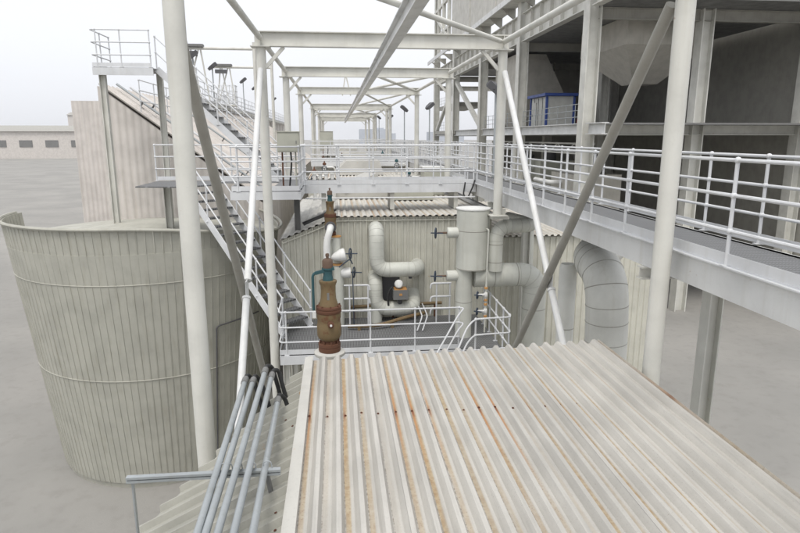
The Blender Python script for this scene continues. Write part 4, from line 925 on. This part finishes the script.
t = thing('hopper', 'big beige sloping duct hopper behind the blue-trimmed cabin', 'hopper', (17, 54, 4.4))
mb = MB(); mb.hexa([(14.9, 50.5, 4.5), (19.3, 50.5, 4.5), (19.3, 57, 4.5), (14.9, 57, 4.5)], [(14.9, 50.5, 8.0), (17.4, 50.5, 8.0), (17.4, 57, 8.0), (14.9, 57, 8.0)]); mb.build('shell', 'hopper', t)
mb = MB(); mb.hexa([(15.9, 51.5, 2.1), (18.3, 51.5, 2.1), (18.3, 56, 2.1), (15.9, 56, 2.1)], [(14.9, 50.5, 4.49), (19.3, 50.5, 4.49), (19.3, 57, 4.49), (14.9, 57, 4.49)]); mb.build('lower_cone', 'hopper', t)
mb = MB(); mb.box((16.15, 50.45, 7.6), (2.55, 0.1, 0.12)); mb.box((17.1, 50.45, 4.5), (4.5, 0.1, 0.14)); mb.build('rib', 'hopper', t)
t = thing('hopper', 'hanging inverted hopper under the ceiling by the right front column', 'hopper', (18, 38, 4.2))
mb = MB(); mb.hexa([(18.6, 37.5, 4.6), (20.2, 37.5, 4.6), (20.2, 39, 4.6), (18.6, 39, 4.6)], [(16.9, 35.2, 6.6), (22, 35.2, 6.6), (22, 42, 6.6), (16.9, 42, 6.6)]); mb.build('cone', 'hopper', t)
mb = MB(); mb.box((19.45, 38.6, 7.40), (5.1, 6.8, 1.58)); mb.build('skirt', 'hopper', t)
t = thing('cabin', 'small pale cabin with cobalt blue trim on the boiler house floor', 'cabin', (16.6, 46.4, 2.1))
mb = MB(); mb.box((16.66, 46.5, 3.2), (2.1, 3.6, 2.2)); mb.build('wall', 'cabin', t)
for x, y in ((15.6, 44.7), (17.7, 44.7), (15.6, 48.3)):
    mb = MB(); mb.box((x, y, 3.2), (0.16, 0.16, 2.2)); mb.build('corner_post', 'blue', t)
mb = MB(); mb.box((16.7, 46.5, 4.42), (2.7, 4.2, 0.20)); mb.build('roof', 'blue', t)
for k in range(3):
    mb = MB(); mb.box((15.59, 45.6 + k * 0.95, 3.2), (0.03, 0.03, 2.1)); mb.build('panel_joint', 'grey', t)
mb = MB(); mb.box((15.57, 47.4, 3.0), (0.05, 0.8, 1.9)); dr = mb.build('door', 'cabin', t)
mb = MB(); mb.box((15.52, 47.7, 3.0), (0.05, 0.06, 0.14)); mb.build('handle', 'dark', dr)
t = thing('fire_extinguisher', 'red extinguisher standing at the right side of the cabin', 'extinguisher', (18.15, 44.9, 2.1))
mb = MB(); mb.lathe([(0.02, 2.10), (0.12, 2.1), (0.12, 2.6), (0.05, 2.72), (0.03, 2.8)], (18.15, 44.9, 0), n=12); mb.build('bottle', 'red', t)
mb = MB(); mb.box((18.15, 44.85, 2.82), (0.12, 0.05, 0.05)); mb.build('handle', 'dark', t)
# machinery under the floor
for i, (x, y, w, d, h, mname, l) in enumerate(((16.5, 39, 3.2, 4, 8.0, 'hopper', 'beige machine casing under the boiler floor, nearest the front column'), (16.5, 46, 2.6, 3.5, 8.6, 'cabinet', 'grey green machine casing under the boiler floor, in the middle'), (16.8, 53, 3, 3, 7.6, 'hopper', 'beige machine casing under the boiler floor, farthest'))):
    t = thing('machine', l, 'machine', (x, y, GZ), 'machines under the boiler floor')
    mb = MB(); mb.box((x, y, GZ + h / 2), (w, d, h)); mb.build('casing', mname, t)
    mb = MB(); mb.lathe([(0.5, 0), (0.5, 0.9), (0.8, 0.95), (0.8, 1.2)], (x, y, GZ + h), n=18); mb.build('outlet', 'dark', t)
    for k in range(3):
        mb = MB(); mb.box((x - w / 2 - 0.03, y - d / 3 + k * d / 3, GZ + h * 0.65), (0.06, d * 0.22, h * 0.3)); mb.build('panel', 'grey' if k % 2 else 'cabin', t)
    mb = MB(); mb.path([(x - w / 2, y, GZ + h - 0.6), (x - w / 2 - 0.8, y, GZ + h - 0.6), (x - w / 2 - 0.8, y + 3, GZ + h - 0.6)], 0.16, 0.4, 12); mb.build('pipe', 'pipe_white', t)
t = thing('cable_tray_truss', 'pale lattice truss carrying cables under the boiler floor', 'truss', (15, 45, 0.3))
for z in (0.35, 0.95):
    mb = MB(); mb.bar((14.8, 34, z), (14.8, 57, z), 0.1, 0.1); mb.build('chord', 'frame', t)
for k in range(16):
    y = 34 + k * 1.45; mb = MB(); mb.bar((14.8, y, 0.36 if k % 2 else 0.94), (14.8, y + 1.45, 0.94 if k % 2 else 0.36), 0.06, 0.06); mb.build('web', 'frame', t)
for y in (34.2, 45.5, 56.8):
    mb = MB(); mb.bar((14.8, y, GZ), (14.8, y, 0.3), 0.15, 0.15); mb.build('leg', 'frame', t)

# ================================================================== FAR SKYLINE
fl = ['low grey works shed on the left horizon, nearest', 'long pale shed on the left horizon', 'tall narrow block on the left horizon', 'squat block farthest along the left horizon', 'wide shed at the far left edge of the horizon', 'small block beside the wide far left shed']
for i, (x, y, w, d, h) in enumerate(((-150, 330, 60, 30, 13), (-260, 520, 120, 40, 15), (-235, 610, 22, 22, 30), (-330, 800, 80, 40, 20), (-420, 640, 140, 40, 14), (-300, 430, 28, 26, 17))):
    t = thing('far_building', fl[i], 'building', (x, y, GZ))
    mb = MB(); mb.box((x, y, GZ + h / 2), (w, d, h)); mb.build('wall', 'hall' if i % 2 else 'pink_wall', t)
    mb = MB(); mb.hexa([(x - w / 2 - 1, y - d / 2 - 1, GZ + h), (x + w / 2 + 1, y - d / 2 - 1, GZ + h), (x + w / 2 + 1, y + d / 2 + 1, GZ + h), (x - w / 2 - 1, y + d / 2 + 1, GZ + h)], [(x - w / 2 - 1, y - 1, GZ + h + 3), (x + w / 2 + 1, y - 1, GZ + h + 3), (x + w / 2 + 1, y + 1, GZ + h + 3), (x - w / 2 - 1, y + 1, GZ + h + 3)]); mb.build('roof', 'frame_dark', t)
    for k in range(5):
        mb = MB(); mb.box((x - w * 0.4 + k * w * 0.2, y - d / 2 - 0.1, GZ + h * 0.55), (w * 0.1, 0.3, h * 0.25)); mb.build('window', 'grey', t)

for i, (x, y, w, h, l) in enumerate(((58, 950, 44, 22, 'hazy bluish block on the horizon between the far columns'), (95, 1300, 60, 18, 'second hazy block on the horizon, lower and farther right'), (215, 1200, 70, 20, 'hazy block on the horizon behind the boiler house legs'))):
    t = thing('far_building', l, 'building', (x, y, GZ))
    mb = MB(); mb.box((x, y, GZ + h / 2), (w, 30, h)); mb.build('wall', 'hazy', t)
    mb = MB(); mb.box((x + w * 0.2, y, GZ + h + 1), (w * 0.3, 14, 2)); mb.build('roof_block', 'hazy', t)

# ================================================================== HAZE
hz = MB(); hz.box((0, 950, 11), (3100, 2700, 46)); ho = hz.build('haze', 'dark')
hm = bpy.data.materials.new('haze_air'); hm.use_nodes = True; ht = hm.node_tree; ht.nodes.clear()
mo = ht.nodes.new('ShaderNodeOutputMaterial'); pv = ht.nodes.new('ShaderNodeVolumePrincipled')
pv.inputs['Color'].default_value = (0.97, 0.98, 1.0, 1); pv.inputs['Density'].default_value = 0.0002
ht.links.new(pv.outputs[0], mo.inputs['Volume'])
ho.data.materials.clear(); ho.data.materials.append(hm); stuff(ho)
